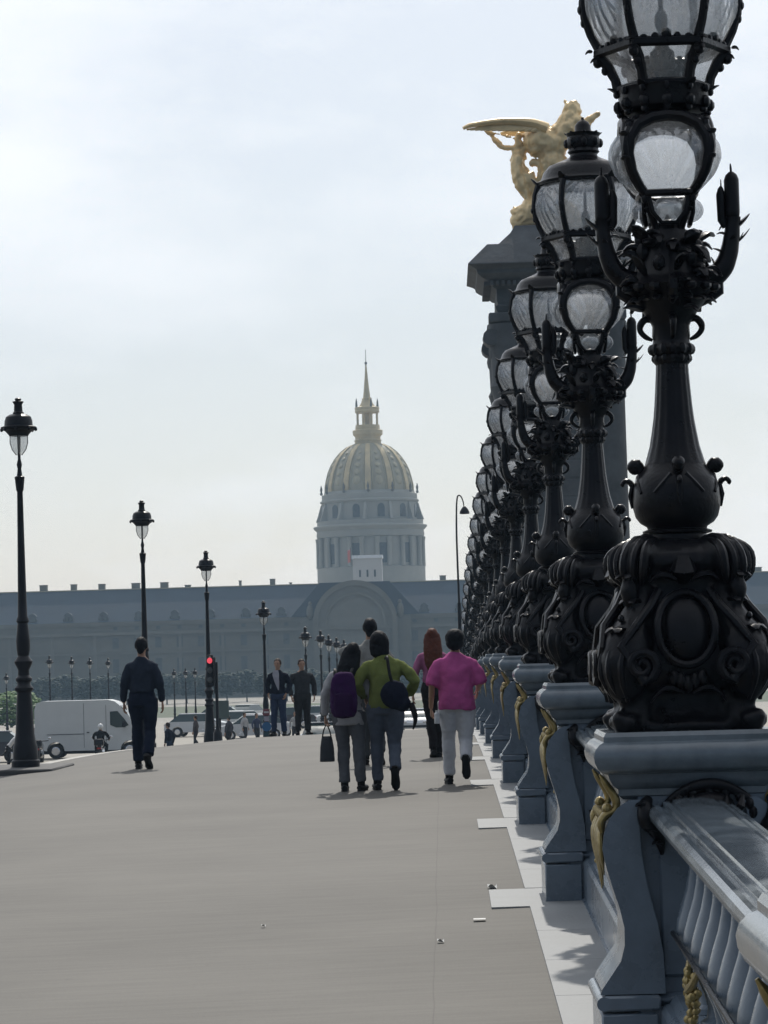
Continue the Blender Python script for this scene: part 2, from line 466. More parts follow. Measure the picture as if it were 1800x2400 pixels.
sheet('esplanade', [-2500, -600, -200, -100, -46, -25, -7, 10, 40, 100, 200, 600, 2500], [118.6, 130, 150, 180, 210, 235, 270, 310, 350, 390, 430, 520, 720, 1100, 2000, 6000],
      lambda x, y: spline(FAR, y), M['plaza'])
sheet('river', fr(-300, 300, 4), [-300, -100, 0, 118.6], lambda x, y: -9.2, M['water'])
sheet('lawn', [-120, -60, -21], fr(462, 580, 6), lambda x, y: -5.985, M['lawnm'])
sheet('lawn', [-17, 20, 90], fr(462, 580, 6), lambda x, y: -5.985, M['lawnm'])
b = MB().box(1.45, 300, 118.0, 118.6, -9.4, -1.4)
q = MB().box(1.4, 300, 117.85, 118.65, -1.4, -1.1, .04)
qt = thing('quay_wall', 'long stone river wall beyond the end of the bridge', 'quay wall', (0, 0, 0))
b.build('wall', M['stone'], qt); q.build('coping', M['stone'], qt)

# pale stone strip along the balustrade with the tongues in front of the pedestals
LAMP0, PITCH, NL = 12.17, 6.45, 17
LY = [LAMP0 + PITCH * (i - 1) for i in range(NL + 1)]     # index 0 stands beside the camera, 1 is the nearest in view
b = MB()
def strip_piece(x0, x1, y0, y1, h=.012):
    k = max(1, round((y1 - y0) / 1.3))
    for i in range(k):
        a = y0 + (y1 - y0) * i / k + .004; c = y0 + (y1 - y0) * (i + 1) / k - .004
        vs = []
        for y in (a, c):
            for x in (x0, x1): vs += [(x, y, ground(x, y) + h), (x, y, ground(x, y) - .05)]
        b.add(vs, [(0, 2, 6, 4), (0, 4, 5, 1), (0, 1, 3, 2), (2, 3, 7, 6), (4, 6, 7, 5)])
for i in range(NL + 1):
    y = LY[i]
    strip_piece(.245, .845, y - .60, y + .50)
    y1 = LY[i + 1] - .60 if i < NL else 118
    strip_piece(.475, .845, y + .50, y1)
tag(b.build('kerb_strip', M['strip'], angle=20), kind='structure')

M['dormer_stone'] = mat('grimy_dormer_stone', (.075, .08, .085), .85, 0, .2, .3, 0)
# ------------------------------------------------------------------ the long palace front, 720 m off
FD = 720.0; K = F / FD
pal = thing('palace', 'long grey palace front with a steep slate roof and central arched portal', 'palace', (-21, FD, -6))
def zf(h): return h + 6
W0, W1 = -125, 112
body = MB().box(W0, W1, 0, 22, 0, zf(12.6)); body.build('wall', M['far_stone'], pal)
tr = MB()
for z0, z1, o in ((5.1, 5.5, .35), (9.7, 10.4, .7), (12.3, 12.9, .6), (11.9, 12.3, .3)):
    tr.box(W0 - o, -10.4, -o, 0, zf(z0), zf(z1)); tr.box(10.4, W1 + o, -o, 0, zf(z0), zf(z1))
x = W0
while x < W1:
    if abs(x) > 12: tr.box(x - .35, x + .35, -.16, 0, 0, zf(9.7))
    x += 10.32
tr.build('cornice', M['pav_stone'], pal)
rf = MB()
rf.prism([(-.7, zf(12.9)), (22.5, zf(12.9)), (13, zf(20.8)), (7.4, zf(20.8))], W0 - 1, W1 + 1, 'x')
rf.build('roof', M['slate'], pal)
MB().box(W0 - 1, W1 + 1, 7.2, 13.2, zf(20.8), zf(21.05)).build('ridge', M['dome_lead'], pal)
wins = []
x = -58.0
big = MB()
while x < 86:
    if abs(x) > 11.5: wins.append(x)
    x += 5.16
far_w = MB()
for i, x in enumerate(wins):
    for (z0, z1) in ((6.5, 9.0), (.6, 3.9), (10.9, 11.7)):
        hw = .75 if z1 - z0 > 1 else .5
        g = MB().box(x - hw, x + hw, -.06, .05, zf(z0), zf(z1))
        if z1 - z0 > 1:
            g.build('window', M['dark_glass'], pal)
        else: far_w.add(g.v, g.f)
tag(far_w.build('attic_window', M['dark_glass'], pal), kind='stuff')
for i, x in enumerate([-78 + 8.6 * k for k in range(20)]):
    if abs(x) < 13: continue
    d = MB(); d.box(x - .8, x + .8, -.3, 3.2, zf(13), zf(14.7)); d.prism([(x - 1.0, zf(14.7)), (x + 1.0, zf(14.7)), (x + .6, zf(15.2)), (x, zf(15.5)), (x - .6, zf(15.2))], -.45, 3.6)
    for s in (-1, 1): d.ell((x + s * .95, 0, zf(13.7)), (.3, .4, .6), 8, 6)
    dd = d.build('dormer', M['dormer_stone'], pal)
    MB().box(x - .55, x + .55, -.36, -.25, zf(13.4), zf(14.7)).build('pane', M['dark_glass'], dd)
for px, wd, h in ((87, 1.7, 1.5), (159, 1.3, 1.5), (226, 1.5, 1.4), (307, 1.9, 1.4), (375, 1.8, 1.4), (431, 1.3, .6), (556, .5, 1.3), (633, 1.2, 1.5), (676, .5, .5), (1038, 1.5, 1.2), (1752, 1.2, 1.4), (1784, 1.9, 1.1)):
    x = X_at(px, FD, 18.8) + 21
    c = MB(); c.box(x - wd / 2, x + wd / 2, 9, 11.5, zf(20.5), zf(20.9 + h)); c.box(x - wd / 2 - .12, x + wd / 2 + .12, 8.9, 11.6, zf(20.9 + h), zf(21.05 + h))
    c.build('chimney', M['far_stone'], pal)
# portal
def arch(r, z0, zs, n=24): return [(-r, z0)] + [(-r * math.cos(PI * i / n), zs + r * math.sin(PI * i / n)) for i in range(n + 1)] + [(r, z0)]
pv_ = MB()
pv_.prism(arch(9.9, 0, zf(11.2), 28), -2.2, 9)
pt = pv_.build('portal', M['pav_stone'], pal)
rg = MB()
o, i_ = arch(9.9, 0, zf(11.2), 28), arch(8.4, 0, zf(11.2), 28)
o = [(x * 1.02, z) for x, z in o]
rg2 = MB()
def band(mb, A, B, y0, y1):
    n = len(A); vs = [(x, y0, z) for x, z in A] + [(x, y0, z) for x, z in B] + [(x, y1, z) for x, z in A] + [(x, y1, z) for x, z in B]
    fs = []
    for k in range(n - 1):
        fs += [(k, k + 1, n + k + 1, n + k), (2 * n + k, 3 * n + k, 3 * n + k + 1, 2 * n + k + 1), (k, 2 * n + k, 2 * n + k + 1, k + 1), (n + k, n + k + 1, 3 * n + k + 1, 3 * n + k)]
    mb.add(vs, fs)
band(rg, arch(10.15, 0, zf(11.2), 28), arch(8.9, 0, zf(11.2), 28), -2.9, -2.15)
band(rg, arch(7.4, zf(9.5), zf(11.2), 28), arch(6.7, zf(9.5), zf(11.2), 28), -2.7, -2.15)
rg.build('archivolt', M['far_stone'], pal)
pc = MB(); pc.box(-8.9, 8.9, -2.75, -2.2, zf(9.6), zf(10.4)); pc.box(-8.9, 8.9, -2.5, -2.2, zf(4.6), zf(5.0))
for s in (-1, 1):
    for u in (4.2, 7.6): pc.box(s * u - .5, s * u + .5, -2.6, -2.2, 0, zf(9.6))
    pc.ell((s * 10.9, -1.2, zf(13.9)), (.9, .8, 1.9), 10, 8); pc.ell((s * 10.8, -1.2, zf(16.0)), (.55, .5, .6), 8, 6)
    pc.prism([(s * 10.1, 0), (s * 13.4, 0), (s * 13.4, zf(12.7)), (s * 10.1, zf(12.7))], -1.1, 1)
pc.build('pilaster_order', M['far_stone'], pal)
MB().box(-2.2, 2.2, -2.35, -2.15, 0, zf(4)).build('door', M['dark_glass'], pal)
for s in (-1, 1): MB().box(s * 5.9 - 1, s * 5.9 + 1, -2.35, -2.15, zf(.3), zf(3.8)).build('window', M['dark_glass'], pal)
# hipped roof wings beside the portal
hp = MB(); hp.prism([(-15.5, zf(12.9)), (15.5, zf(12.9)), (8.4, zf(20.95)), (-8.4, zf(20.95))], -1.3, 8.5)
hp.build('pavilion_roof', M['slate'], pal)

# small light block with a flag, between palace and dome
DX = X_at(871, 950, 25)
bf = thing('clock_house', 'pale flat-topped attic block with three slots and a flag, before the dome', 'building', (X_at(862, 800, 20), 800, -6))
PK = 800 / F
MB().box(-3.9, 3.9, 0, 8, 0, 6 + 2 + 248 * PK - 1.0).build('wall', mat('fresh_stone', (.60, .58, .55), .8), bf)
tpz = 6 + 2 + 248 * PK - 1.0
MB().box(-4.15, 4.15, -.3, 8.3, tpz, tpz + .85).build('coping', mat('white_coping', (.85, .86, .88), .6), bf)
for k in (-2, 0, 2): MB().box(k - .25, k + .25, -.06, .05, tpz - 5, tpz - 3.1).build('window', M['dark_glass'], bf)
fl = MB().tube([(-4.3, -.3, tpz - 2), (-4.3, -.3, tpz + 3.0)], .12, 6)
flo = fl.build('flagpole', M['far_stone'], bf)
MB().grid(lambda u, v: (-4.45 - u * .75, -.3 + .12 * math.sin(9 * u + 3 * v), tpz - .9 + v * 3.4 - .3 * u), 6, 8).build('flag', mat('faded_red_cloth', (.75, .25, .22), .8), flo)

# ------------------------------------------------------------------ the dome church, 950 m off
dm = thing('domed_church', 'tall church with a ribbed gilded dome, columned drum and needle spire', 'church', (DX, 950, -6))
zz = lambda h: h + 6
def rlathe(prof, seg, **k):
    return MB().lathe([(r, zz(z)) for r, z in prof], seg, **k)
rlathe([(17.2, -6), (17.2, 31.4), (16.7, 31.5), (16.2, 31.6), (16.2, 40.8)], 32).build('drum', M['dome_stone'], dm)
rlathe([(16.3, 40.8), (17.0, 41.0), (17.2, 41.8), (17.0, 43.0), (17.6, 43.6), (18.1, 44.2), (18.1, 44.6), (16.9, 44.9), (16.9, 46.2), (16.0, 46.3)], 48).build('cornice', M['dome_stone'], dm)
rlathe([(15.1, 46.2), (15.1, 51.8), (15.7, 52.2), (15.8, 52.6), (15.2, 53), (15.2, 54.6), (14.6, 54.8), (14.3, 55.6)], 48).build('upper_drum', M['dome_stone'], dm)
DP = [(13.9, 55.6), (13.85, 57.4), (13.4, 59.6), (12.75, 62.0), (11.8, 64.2), (10.5, 66.3), (8.9, 68.2), (6.9, 69.8), (4.7, 70.8)]
rlathe(DP, 64).build('dome', M['dome_lead'], dm)
for k in range(12):
    a = 2 * PI * (k + .5) / 12 - PI / 2 + PI / 12
    rb = MB(); ca, sa = math.cos(a), math.sin(a)
    L_, R_ = [], []
    vs = []; 
    for r, z in DP:
        w = (.95 + .0) * (.45 + .55 * r / 14)
        for s, e in ((-1, .02), (-1, .34), (1, .34), (1, .02)):
            rr = r + e
            vs.append((rr * ca - s * w * sa, rr * sa + s * w * ca, zz(z)))
    n = len(DP); fs = []
    for j in range(n - 1):
        for q_ in range(3):
            fs.append((j * 4 + q_, j * 4 + q_ + 1, (j + 1) * 4 + q_ + 1, (j + 1) * 4 + q_))
    rb.add(vs, fs); rb.build('rib', M['dome_gold'], dm)
    a2 = a + PI / 12; ca, sa = math.cos(a2), math.sin(a2)
    tp = MB()
    for (zt, rt, h, wd) in ((58.6, 13.6, 1.5, 1.25), (61.3, 12.95, 1.0, 1.05), (63.6, 12.1, .9, .95), (65.7, 10.9, .8, .75), (67.6, 9.4, .7, .6)):
        Mx = Matrix.Rotation(a2, 3, 'Z') @ Matrix.Rotation(-R(max(0, (zt - 55.6)) * 3.9), 3, 'Y')
        tp.ell((rt * ca, rt * sa, zz(zt)), (.3, wd, h), 8, 6, Mx)
    for s in (-1, 1):
        p = [((r + .12) * math.cos(a2 + s * .155 * 1.0), (r + .12) * math.sin(a2 + s * .155), zz(z)) for r, z in DP[:-1]]
        tp.tube(p, [.16] * len(p), 5)
    tp.build('trophy_panel', M['dome_trophy'], dm)
for k in range(12):
    a = 2 * PI * k / 12 - PI / 2 + PI / 12
    ca, sa = math.cos(a), math.sin(a)
    Rt = Matrix.Rotation(a, 4, 'Z')
    g = MB().merge(MB().prism([(-1.15, zz(47)), (1.15, zz(47)), (1.15, zz(50.2)), (.8, zz(50.9)), (0, zz(51.3)), (-.8, zz(50.9)), (-1.15, zz(50.2))], 14.95, 15.22, 'x'), Rt)
    g.build('window', M['dark_glass'], dm)
    g = MB().merge(MB().box(15.9, 16.3, -1.2, 1.2, zz(32.5), zz(38.8)), Rt)
    g.build('window', M['dark_glass'], dm)
    sc = MB()
    sc.merge(MB().prism([(13.6, zz(46.3)), (17, zz(46.3)), (16.2, zz(48.4)), (15.3, zz(51.5)), (14.8, zz(52))], 2.6, 3.4, 'y'), Rt)
    sc.build('scroll_buttress', M['dome_stone'], dm)
    for e in (-.16, .16):
        MB().lathe([(.85, zz(31.5)), (.75, zz(32.3)), (.7, zz(39.5)), (.95, zz(40.8))], 10, 17.0 * math.cos(a + PI / 12 + e * .9) * .985, 17.0 * math.sin(a + PI / 12 + e * .9) * .985).build('column', M['dome_stone'], dm)
    if k % 1 == 0:
        MB().lathe([(.3, zz(54.8)), (.5, zz(55.3)), (.25, zz(55.8)), (.42, zz(56.6)), (.2, zz(57.5)), (.05, zz(58.1))], 8, 15.3 * math.cos(a + PI / 12), 15.3 * math.sin(a + PI / 12)).build('finial', M['far_stone'], dm)
lan = rlathe([(4.2, 70.6), (4.2, 71.6), (4.4, 72.0), (4.0, 72.4), (4.1, 73.2), (4.75, 73.9), (4.8, 75.2), (3.9, 75.5), (3.85, 76.9)], 24).build('lantern', M['dome_gold'], dm)
for k in range(8):
    a = 2 * PI * (k + .5) / 8
    MB().lathe([(.42, zz(76.8)), (.34, zz(77.2)), (.32, zz(80.4)), (.5, zz(80.9))], 8, 3.35 * math.cos(a), 3.35 * math.sin(a)).build('column', M['dome_gold'], lan)
    if k % 2 == 0:
        MB().lathe([(.3, zz(82.4)), (.38, zz(83.2)), (.25, zz(84.6)), (.08, zz(85.5))], 8, 3.6 * math.cos(a), 3.6 * math.sin(a)).build('statue', M['far_stone'], lan)
MB().lathe([(1.0, zz(76.8)), (.95, zz(81))], 8).build('core', M['dome_gold'], lan)
rlathe([(3.7, 80.8), (4.0, 81.3), (3.8, 81.7), (4.0, 82.3), (3.9, 82.6), (2.6, 82.9), (1.9, 84.0), (1.5, 85.2), (1.75, 85.4), (1.2, 85.6), (.85, 88.6), (.5, 92.5), (.22, 96.3)], 16).build('spire', M['dome_gold'], dm)
MB().lathe([(.15, zz(96.2)), (.42, zz(96.6)), (.42, zz(97.0)), (.12, zz(97.3)), (.07, zz(100.6))], 8).ell((0, 0, zz(100.8)), .2, 6, 5).build('finial', M['far_stone'], dm)
# ------------------------------------------------------------------ candelabrum (built at the first place, feet at plinth top)
def arcpts(c, r0, r1, a0, a1, n, plane='xz'):
    out = []
    for i in range(n + 1):
        t = i / n; a = R(a0 + (a1 - a0) * t); r = r0 + (r1 - r0) * t
        u, v = r * math.cos(a), r * math.sin(a)
        out.append((c[0] + u, c[1], c[2] + v) if plane == 'xz' else (c[0], c[1] + u, c[2] + v))
    return out
def taper(n, a, b, m=None):
    if m is None: return [a + (b - a) * i / (n - 1) for i in range(n)]
    return [(a + (m - a) * 2 * t) if t < .5 else (m + (b - m) * (2 * t - 1)) for t in [i / (n - 1) for i in range(n)]]
def rot4(mb, src, angs=(0, 90, 180, 270)):
    for a in angs: mb.merge(src, Matrix.Rotation(R(a), 4, 'Z'))
def leaf(mb, root, d, L_, w, curl=1.0, up=(0, 0, 1)):
    """a fleshy pointed leaf leaving root along d and curling outward/down"""
    d = Vector(d).normalized(); U = Vector(up)
    pts = []; n = 6
    for i in range(n):
        t = i / (n - 1)
        pts.append(Vector(root) + d * (L_ * t) + U * (L_ * (.55 * t - curl * .75 * t * t * t)))
    side = d.cross(U)
    mb.tube(pts, [w * x * 1.25 for x in (.5, .9, 1.0, .85, .6, .25)], 6, flat=.4, up=U if abs(d.dot(U)) < .9 else side)

class MB_LIST(list): pass
def shell_ribs(panels, parent, n, top=False, rad=.0062):
    for fn in panels.fns:
        b = MB()
        for k in range(n):
            a = R(-78 + 156 * k / (n - 1)); L_ = .40 if abs(a) > 1.1 else .52 + .30 * math.cos(a)
            P_ = []
            for j in range(8):
                t = .14 + (L_ - .14) * j / 7
                u = .5 + t * math.sin(a) * .62; v = (.10 + t * math.cos(a) * 1.02)
                if not (.05 < u < .95): break
                P_.append(fn(u, 1 - v if top else v))
            if len(P_) > 2: b.tube(P_, [rad * (.5 + .7 * j / 7) for j in range(len(P_))], 6)
        b.build('shell_ribs', M['bowl_glass'], parent)
def lantern_panels(prof, n, bulge, ph, nz=10, nu=8, inset=.985, flute=None, tlo=0, thi=1, top=False):
    """one curved glass for each side; prof = [(r, z)] at the ribs"""
    def at(t):
        z0, z1 = prof[0][1], prof[-1][1]; z = z0 + (z1 - z0) * t
        for (r0, a), (r1, b_) in zip(prof, prof[1:]):
            if a <= z <= b_ + 1e-9: return r0 + (r1 - r0) * (z - a) / max(1e-9, b_ - a), z
        return prof[-1]
    out = MB_LIST(); out.fns = []
    for k in range(n):
        a0, a1 = ph + 2 * PI * k / n, ph + 2 * PI * (k + 1) / n
        am = (a0 + a1) / 2
        def fn(u, v):
            r, z = at(tlo + (thi - tlo) * v); r *= inset
            p0 = Vector((r * math.cos(a0), r * math.sin(a0), 0)); p1 = Vector((r * math.cos(a1), r * math.sin(a1), 0))
            p = p0.lerp(p1, u)
            e = bulge * (1 - (2 * u - 1) ** 2) * max(0, math.sin(PI * min(1, max(0, v)))) ** .6
            if flute:
                U = (2 * u - 1); V = (1.0 - v if top else v) + .15
                a = math.atan2(U * .8, V); rad = math.hypot(U * .8, V)
                e += .011 * math.cos(a * flute) * min(1, max(0, (rad - .2) * 2)) * max(0, min(1, (1.12 - rad) * 6)) * (1 - abs(U) ** 6)
            return (p.x + e * math.cos(am), p.y + e * math.sin(am), z)
        out.append(MB().grid(fn, nu, nz)); out.fns.append(fn)
    return out

PLZ = 1.325        # plinth top above the walk
def make_candelabrum(label):
    t = thing('candelabrum', label, 'street lamp')
    B = M['bronze']
    # --- foot: squarish core with corner scrolls, shells and an oval medallion on each face
    core = [(.27, 0), (.27, .03), (.235, .05), (.215, .10), (.21, .15), (.25, .17), (.27, .23), (.265, .31), (.235, .40), (.20, .48), (.185, .55), (.18, .60),
            (.20, .63), (.215, .67), (.205, .71), (.165, .745), (.13, .765)]
    b = MB().lathe(core, 64, ex=3.6); dt = MB()
    for dx in (-1, 1):
        for dy in (-1, 1):
            dd = Vector((dx, dy, 0)).normalized()
            P = lambda r, z: (dd.x * r, dd.y * r, z)
            # fat belly scroll of the corner
            b.tube([P(.21, .57), P(.235, .50), P(.27, .42), P(.32, .34), (P(.345, .26)), P(.33, .19), P(.29, .15)],
                   [.05, .065, .08, .10, .105, .09, .05], 20, sm=5)
            b.tube([P(.25, .62), P(.285, .60), P(.305, .56), P(.30, .52), P(.27, .50)], [.03, .035, .038, .03, .012], 14, sm=4)
            # claw foot
            b.tube([P(.27, .17), P(.265, .11), P(.30, .05), P(.37, .03), P(.405, .035)], [.05, .055, .06, .05, .02], 14, sm=3)
            b.ell(P(.385, .05), (.035, .035, .035), 8, 6); b.ell(P(.33, .105), (.04, .04, .03), 8, 6)
            for q in (-1, 1):
                s_ = Vector((-dd.y, dd.x, 0)) * q
                b.ell(Vector(P(.37, .04)) + s_ * .04, (.03, .03, .028), 8, 6)
            # shell shoulder
            b.tube([P(.14, .745), P(.20, .735), P(.255, .70), P(.27, .65), P(.25, .61), P(.20, .60)], [.035, .055, .07, .07, .05, .02], 18, sm=5)
            for q in (-2, -1, 0, 1, 2):
                s_ = Vector((-dd.y, dd.x, 0)) * (q * .033)
                dt.tube([Vector(P(.17, .765)) + s_ * .4, Vector(P(.26, .765 - .01 * abs(q))) + s_, Vector(P(.325 - .01 * abs(q), .70)) + s_ * 1.3, Vector(P(.335 - .012 * abs(q), .63)) + s_ * 1.2, Vector(P(.29, .585)) + s_ * .8], [.008, .016, .019, .017, .008], 8, sm=3)
            for q in (-1, 0, 1):
                s_ = Vector((-dd.y, dd.x, 0)) * (q * .05)
                dt.tube([Vector(P(.26, .52)) + s_ * .4, Vector(P(.345 - .012 * abs(q), .42)) + s_ * .8, Vector(P(.425 - .015 * abs(q), .31)) + s_, Vector(P(.44 - .015 * abs(q), .22)) + s_, Vector(P(.37, .12)) + s_ * .6], [.008, .014, .018, .016, .008], 8, sm=3)
            for z_, r_ in ((.60, .33), (.50, .31), (.385, .40), (.15, .38)):
                for q in (-1, 1):
                    leaf(dt, P(r_ - .04, z_), (dd.x + q * .5 * -dd.y, dd.y + q * .5 * dd.x, .2), .07, .03, .8)
            for q in range(6):
                dt.ell(P(.255 + .012 * q, .752 - .018 * q), (.017, .017, .014), 6, 5)
            for q in range(3): dt.ell(P(.40 - .02 * q, .36 + .045 * q), (.014, .014, .016), 6, 5)
    face = MB()
    y = -.30
    for s in (-1, 1):
        sp = []
        for i in range(27):
            a = R(100 + i * 30) ; r = .085 * (1 - i / 30)
            sp.append((s * (.185 + r * math.cos(a) * -1), y - .045 - .02 * (i / 26), .262 + r * math.sin(a)))
        face.tube([(s * .10, y + .07, .56), (s * .135, y + .04, .50), (s * .20, y - .02, .42), (s * .262, y - .03, .34)] + sp[6:], [.018] * 4 + taper(len(sp) - 6, .022, .006), 8)
    el = [(.115 * math.cos(R(k * 12)), y - .004 + .06 * max(0, math.sin(R(k * 12))) , .405 + .145 * math.sin(R(k * 12))) for k in range(30)]
    face.tube(el, .017, 8, close=True)
    face.ell((0, y + .045, .405), (.10, .05, .135), 18, 10, Matrix.Rotation(R(-12), 3, 'X'))
    for k in range(-2, 3):
        face.ell((k * .028, y + .0, .185 + .012 * abs(k)), (.022, .03, .035), 8, 6)
    face.tube([(0, y + .09, .60), (0, y + .05, .64), (0, y + .06, .69)], [.03, .055, .03], 8)
    for s in (-1, 1): leaf(face, (s * .03, y + .05, .60), (s, -.1, 0), .11, .03, .8)
    for s in (-1, 1): leaf(face, (s * .02, y + .015, .15), (s, -.1, 0), .13, .028, 1.1)
    rot4(dt, face)
    bake(b, .0125, B, 'base', wr=.004, wf=26, smooth=1, parent=t, extra=dt)
    # --- vase
    b = MB().lathe([(.118, .755), (.122, .775), (.118, .79), (.14, .796), (.142, .804), (.12, .812), (.124, .822), (.15, .838), (.168, .862), (.178, .90), (.180, .935),
                    (.176, .975), (.166, 1.01), (.150, 1.035), (.13, 1.06), (.119, 1.085)], 40)
    for a in (0, 90, 180, 270):
        m = MB()
        m.tube([(.135, 0, 1.045), (.16, 0, 1.075), (.175, 0, 1.065), (.178, 0, 1.045)], [.02, .028, .024, .008], 12, sm=3)
        m.ell((.165, 0, 1.06), (.026, .024, .024), 10, 7); m.ell((.150, .012, 1.085), (.01, .01, .014), 6, 5); m.ell((.150, -.012, 1.085), (.01, .01, .014), 6, 5)
        m.tube([(.168, 0, .975), (.185, 0, 1.005), (.205, 0, 1.012), (.217, 0, 1.0), (.213, 0, .99)], [.012, .012, .010, .010, .006], 8, sm=3)
        m.tube([(.176, 0, .99), (.186, 0, .95), (.18, 0, .90)], [.012, .012, .006], 6)
        for s in (-1, 1):
            m.tube([(.150, s * .03, 1.03), (.155, s * .07, .985), (.150, s * .10, .955)], [.010, .011, .006], 6)
        b.merge(m, Matrix.Rotation(R(a), 4, 'Z'))
    b.build('urn', B, t)
    # --- fluted shaft
    fl = lambda a, z: 1 + (.022 * math.cos(16 * a) if z > 1.1 else 0)
    b = MB().lathe([(.124, 1.075), (.113, 1.105), (.100, 1.15), (.0895, 1.21), (.081, 1.265), (.0755, 1.32), (.0705, 1.385), (.066, 1.45), (.0645, 1.487)], 64, flute=fl)
    b.build('shaft', B, t)
    b = MB().lathe([(.066, 1.482), (.075, 1.492), (.078, 1.51), (.072, 1.52), (.084, 1.535), (.088, 1.548), (.078, 1.565), (.074, 1.585), (.078, 1.60), (.076, 1.64), (.082, 1.655),
                    (.092, 1.668), (.112, 1.70), (.135, 1.725), (.15, 1.745), (.165, 1.775), (.19, 1.79), (.196, 1.80), (.18, 1.815), (.155, 1.83), (.13, 1.87), (.125, 1.92), (.105, 1.97), (.085, 2.03)], 32)
    for k in range(16):
        a = 2 * PI * k / 16
        b.ell((.19 * math.cos(a), .19 * math.sin(a), 1.79), (.026, .026, .02), 7, 5); leaf(b, (.14 * math.cos(a), .14 * math.sin(a), 1.74), (math.cos(a), math.sin(a), -.1), .05, .02, .8)
    for k in range(12):
        a = 2 * PI * k / 12
        b.ell((.078 * math.cos(a), .078 * math.sin(a), 1.545), (.02, .02, .024), 6, 5)
        b.ell((.07 * math.cos(a), .07 * math.sin(a), 1.508), (.014, .014, .018), 6, 5)
    for a in (0, 90, 180, 270):
        m = MB()
        m.tube([(.07, 0, 1.665), (.10, 0, 1.672), (.122, 0, 1.652), (.125, 0, 1.625), (.105, 0, 1.60), (.076, 0, 1.585)], [.012, .015, .015, .012, .011, .006], 10, sm=4)
        m.tube([(.12, 0, 1.735), (.17, 0, 1.765), (.205, 0, 1.785), (.205, 0, 1.80), (.17, 0, 1.83)], [.02, .026, .022, .02, .015], 8)
        b.merge(m, Matrix.Rotation(R(a), 4, 'Z'))
    rn = random.Random(3)
    for k in range(64):       # water plants that wrap the head of the shaft
        a = rn.uniform(0, 2 * PI); z = rn.uniform(1.70, 2.0)
        r = .12 if z < 1.76 else (.15 if z < 1.86 else .11)
        leaf(b, (r * math.cos(a), r * math.sin(a), z), (math.cos(a + rn.uniform(-.7, .7)), math.sin(a + rn.uniform(-.7, .7)), rn.uniform(-.2, .7)), rn.uniform(.05, .11), rn.uniform(.018, .034), rn.uniform(.3, 1.5))
    for k in range(26):
        a = rn.uniform(0, 2 * PI); z = rn.uniform(1.84, 2.0)
        b.ell((.125 * math.cos(a), .125 * math.sin(a), z), (.03, .03, rn.uniform(.02, .04)), 7, 5)
    b.build('capital', B, t)
    # --- bulrush arms
    for ang in (0, 180):
        sc_ = 1.0
        m = MB()
        X = lambda r, z: (r * sc_ if r > .1 else r, 0, z)
        m.tube([X(.08, 1.845), X(.125, 1.828), X(.175, 1.835), X(.22, 1.875), X(.245, 1.93), X(.258, 1.99), X(.266, 2.05), X(.266, 2.08)],
               [.045, .046, .044, .042, .038, .034, .030, .034], 12, sm=4)
        for (r, z, dx, L_, w, c) in ((.16, 1.85, -.3, .05, .014, .2), (.20, 1.86, -.5, .05, .012, .2), (.235, 1.93, -1, .055, .012, .3), (.25, 1.95, 1, .06, .012, -.6), (.258, 2.0, -1, .06, .013, .6),
                                     (.262, 1.965, 1, .075, .011, -.3), (.268, 2.035, 1, .07, .02, -.2), (.258, 2.04, -1, .05, .014, 1.2), (.262, 2.06, -.6, .04, .018, -.4), (.12, 1.85, -.2, .05, .018, 0)):
            leaf(m, X(r, z), (dx, .15, .15 if z > 1.9 else .8), L_, w, c)
        for yy in (-.6, .6): leaf(m, X(.25, 1.96), (.2, yy, .3), .06, .012, .4)
        m = MB().merge(m, Matrix.Rotation(R(ang), 4, 'Z'))
        arm = m.build('arm', B, t)
        m = MB()
        m.tube([X(.266, 2.07), X(.266, 2.085), X(.266, 2.10), X(.266, 2.235), X(.266, 2.255), X(.266, 2.268)], [.018, .029, .031, .031, .024, .010], 14)
        m.tube([X(.266, 2.26), X(.265, 2.285), X(.264, 2.302)], [.0055, .005, .003], 6)
        m = MB().merge(m, Matrix.Rotation(R(ang), 4, 'Z')); m.build('bulrush', B, arm)
        m = MB()
        m.tube([X(.235, 2.04), X(.222, 2.07), X(.220, 2.175), X(.221, 2.20), X(.223, 2.21)], [.012, .018, .019, .012, .005], 10)
        m.tube([X(.223, 2.205), X(.223, 2.238)], [.004, .002], 5)
        m = MB().merge(m, Matrix.Rotation(R(ang), 4, 'Z')); m.build('bulrush', B, arm)
    # --- lower lantern: four bulging shell glasses between heavy ribs
    ph = R(-90 - 45)
    b = MB(); q2 = 1.4142
    LP = [(r * q2, z) for r, z in [(.088, 2.165), (.115, 2.20), (.148, 2.26), (.168, 2.33), (.170, 2.37), (.155, 2.43), (.125, 2.475)]]
    for k in range(4):
        a = ph + k * PI / 2; ca, sa = math.cos(a), math.sin(a)
        b.tube([(r * ca, r * sa, z) for r, z in [(.07, 2.03), (.095, 2.09)] + LP], [.014, .016, .018, .020, .022, .021, .020, .019, .018], 8, sm=2)
        b.ell((.215 * ca, .215 * sa, 2.445), (.02, .02, .03), 7, 5)
        for z_, r_ in ((2.45, .20), (2.40, .235), (2.17, .13), (2.10, .10), (2.30, .23)):
            leaf(b, (r_ * ca, r_ * sa, z_), (ca, sa, .25), .035, .02, .5)
        b.ell((.135 * ca, .135 * sa, 2.155), (.018, .018, .022), 7, 5)
        a2 = a + PI / 4
        e1, n1 = Vector((-math.sin(a2), math.cos(a2), 0)), Vector((math.cos(a2), math.sin(a2), 0))
        hw = [(-.145, 2.27, .150), (-.158, 2.33, .168), (-.152, 2.39, .172), (-.12, 2.445, .165), (-.06, 2.475, .165), (0, 2.482, .168), (.06, 2.475, .165), (.12, 2.445, .165), (.152, 2.39, .172), (.158, 2.33, .168), (.145, 2.27, .150)]
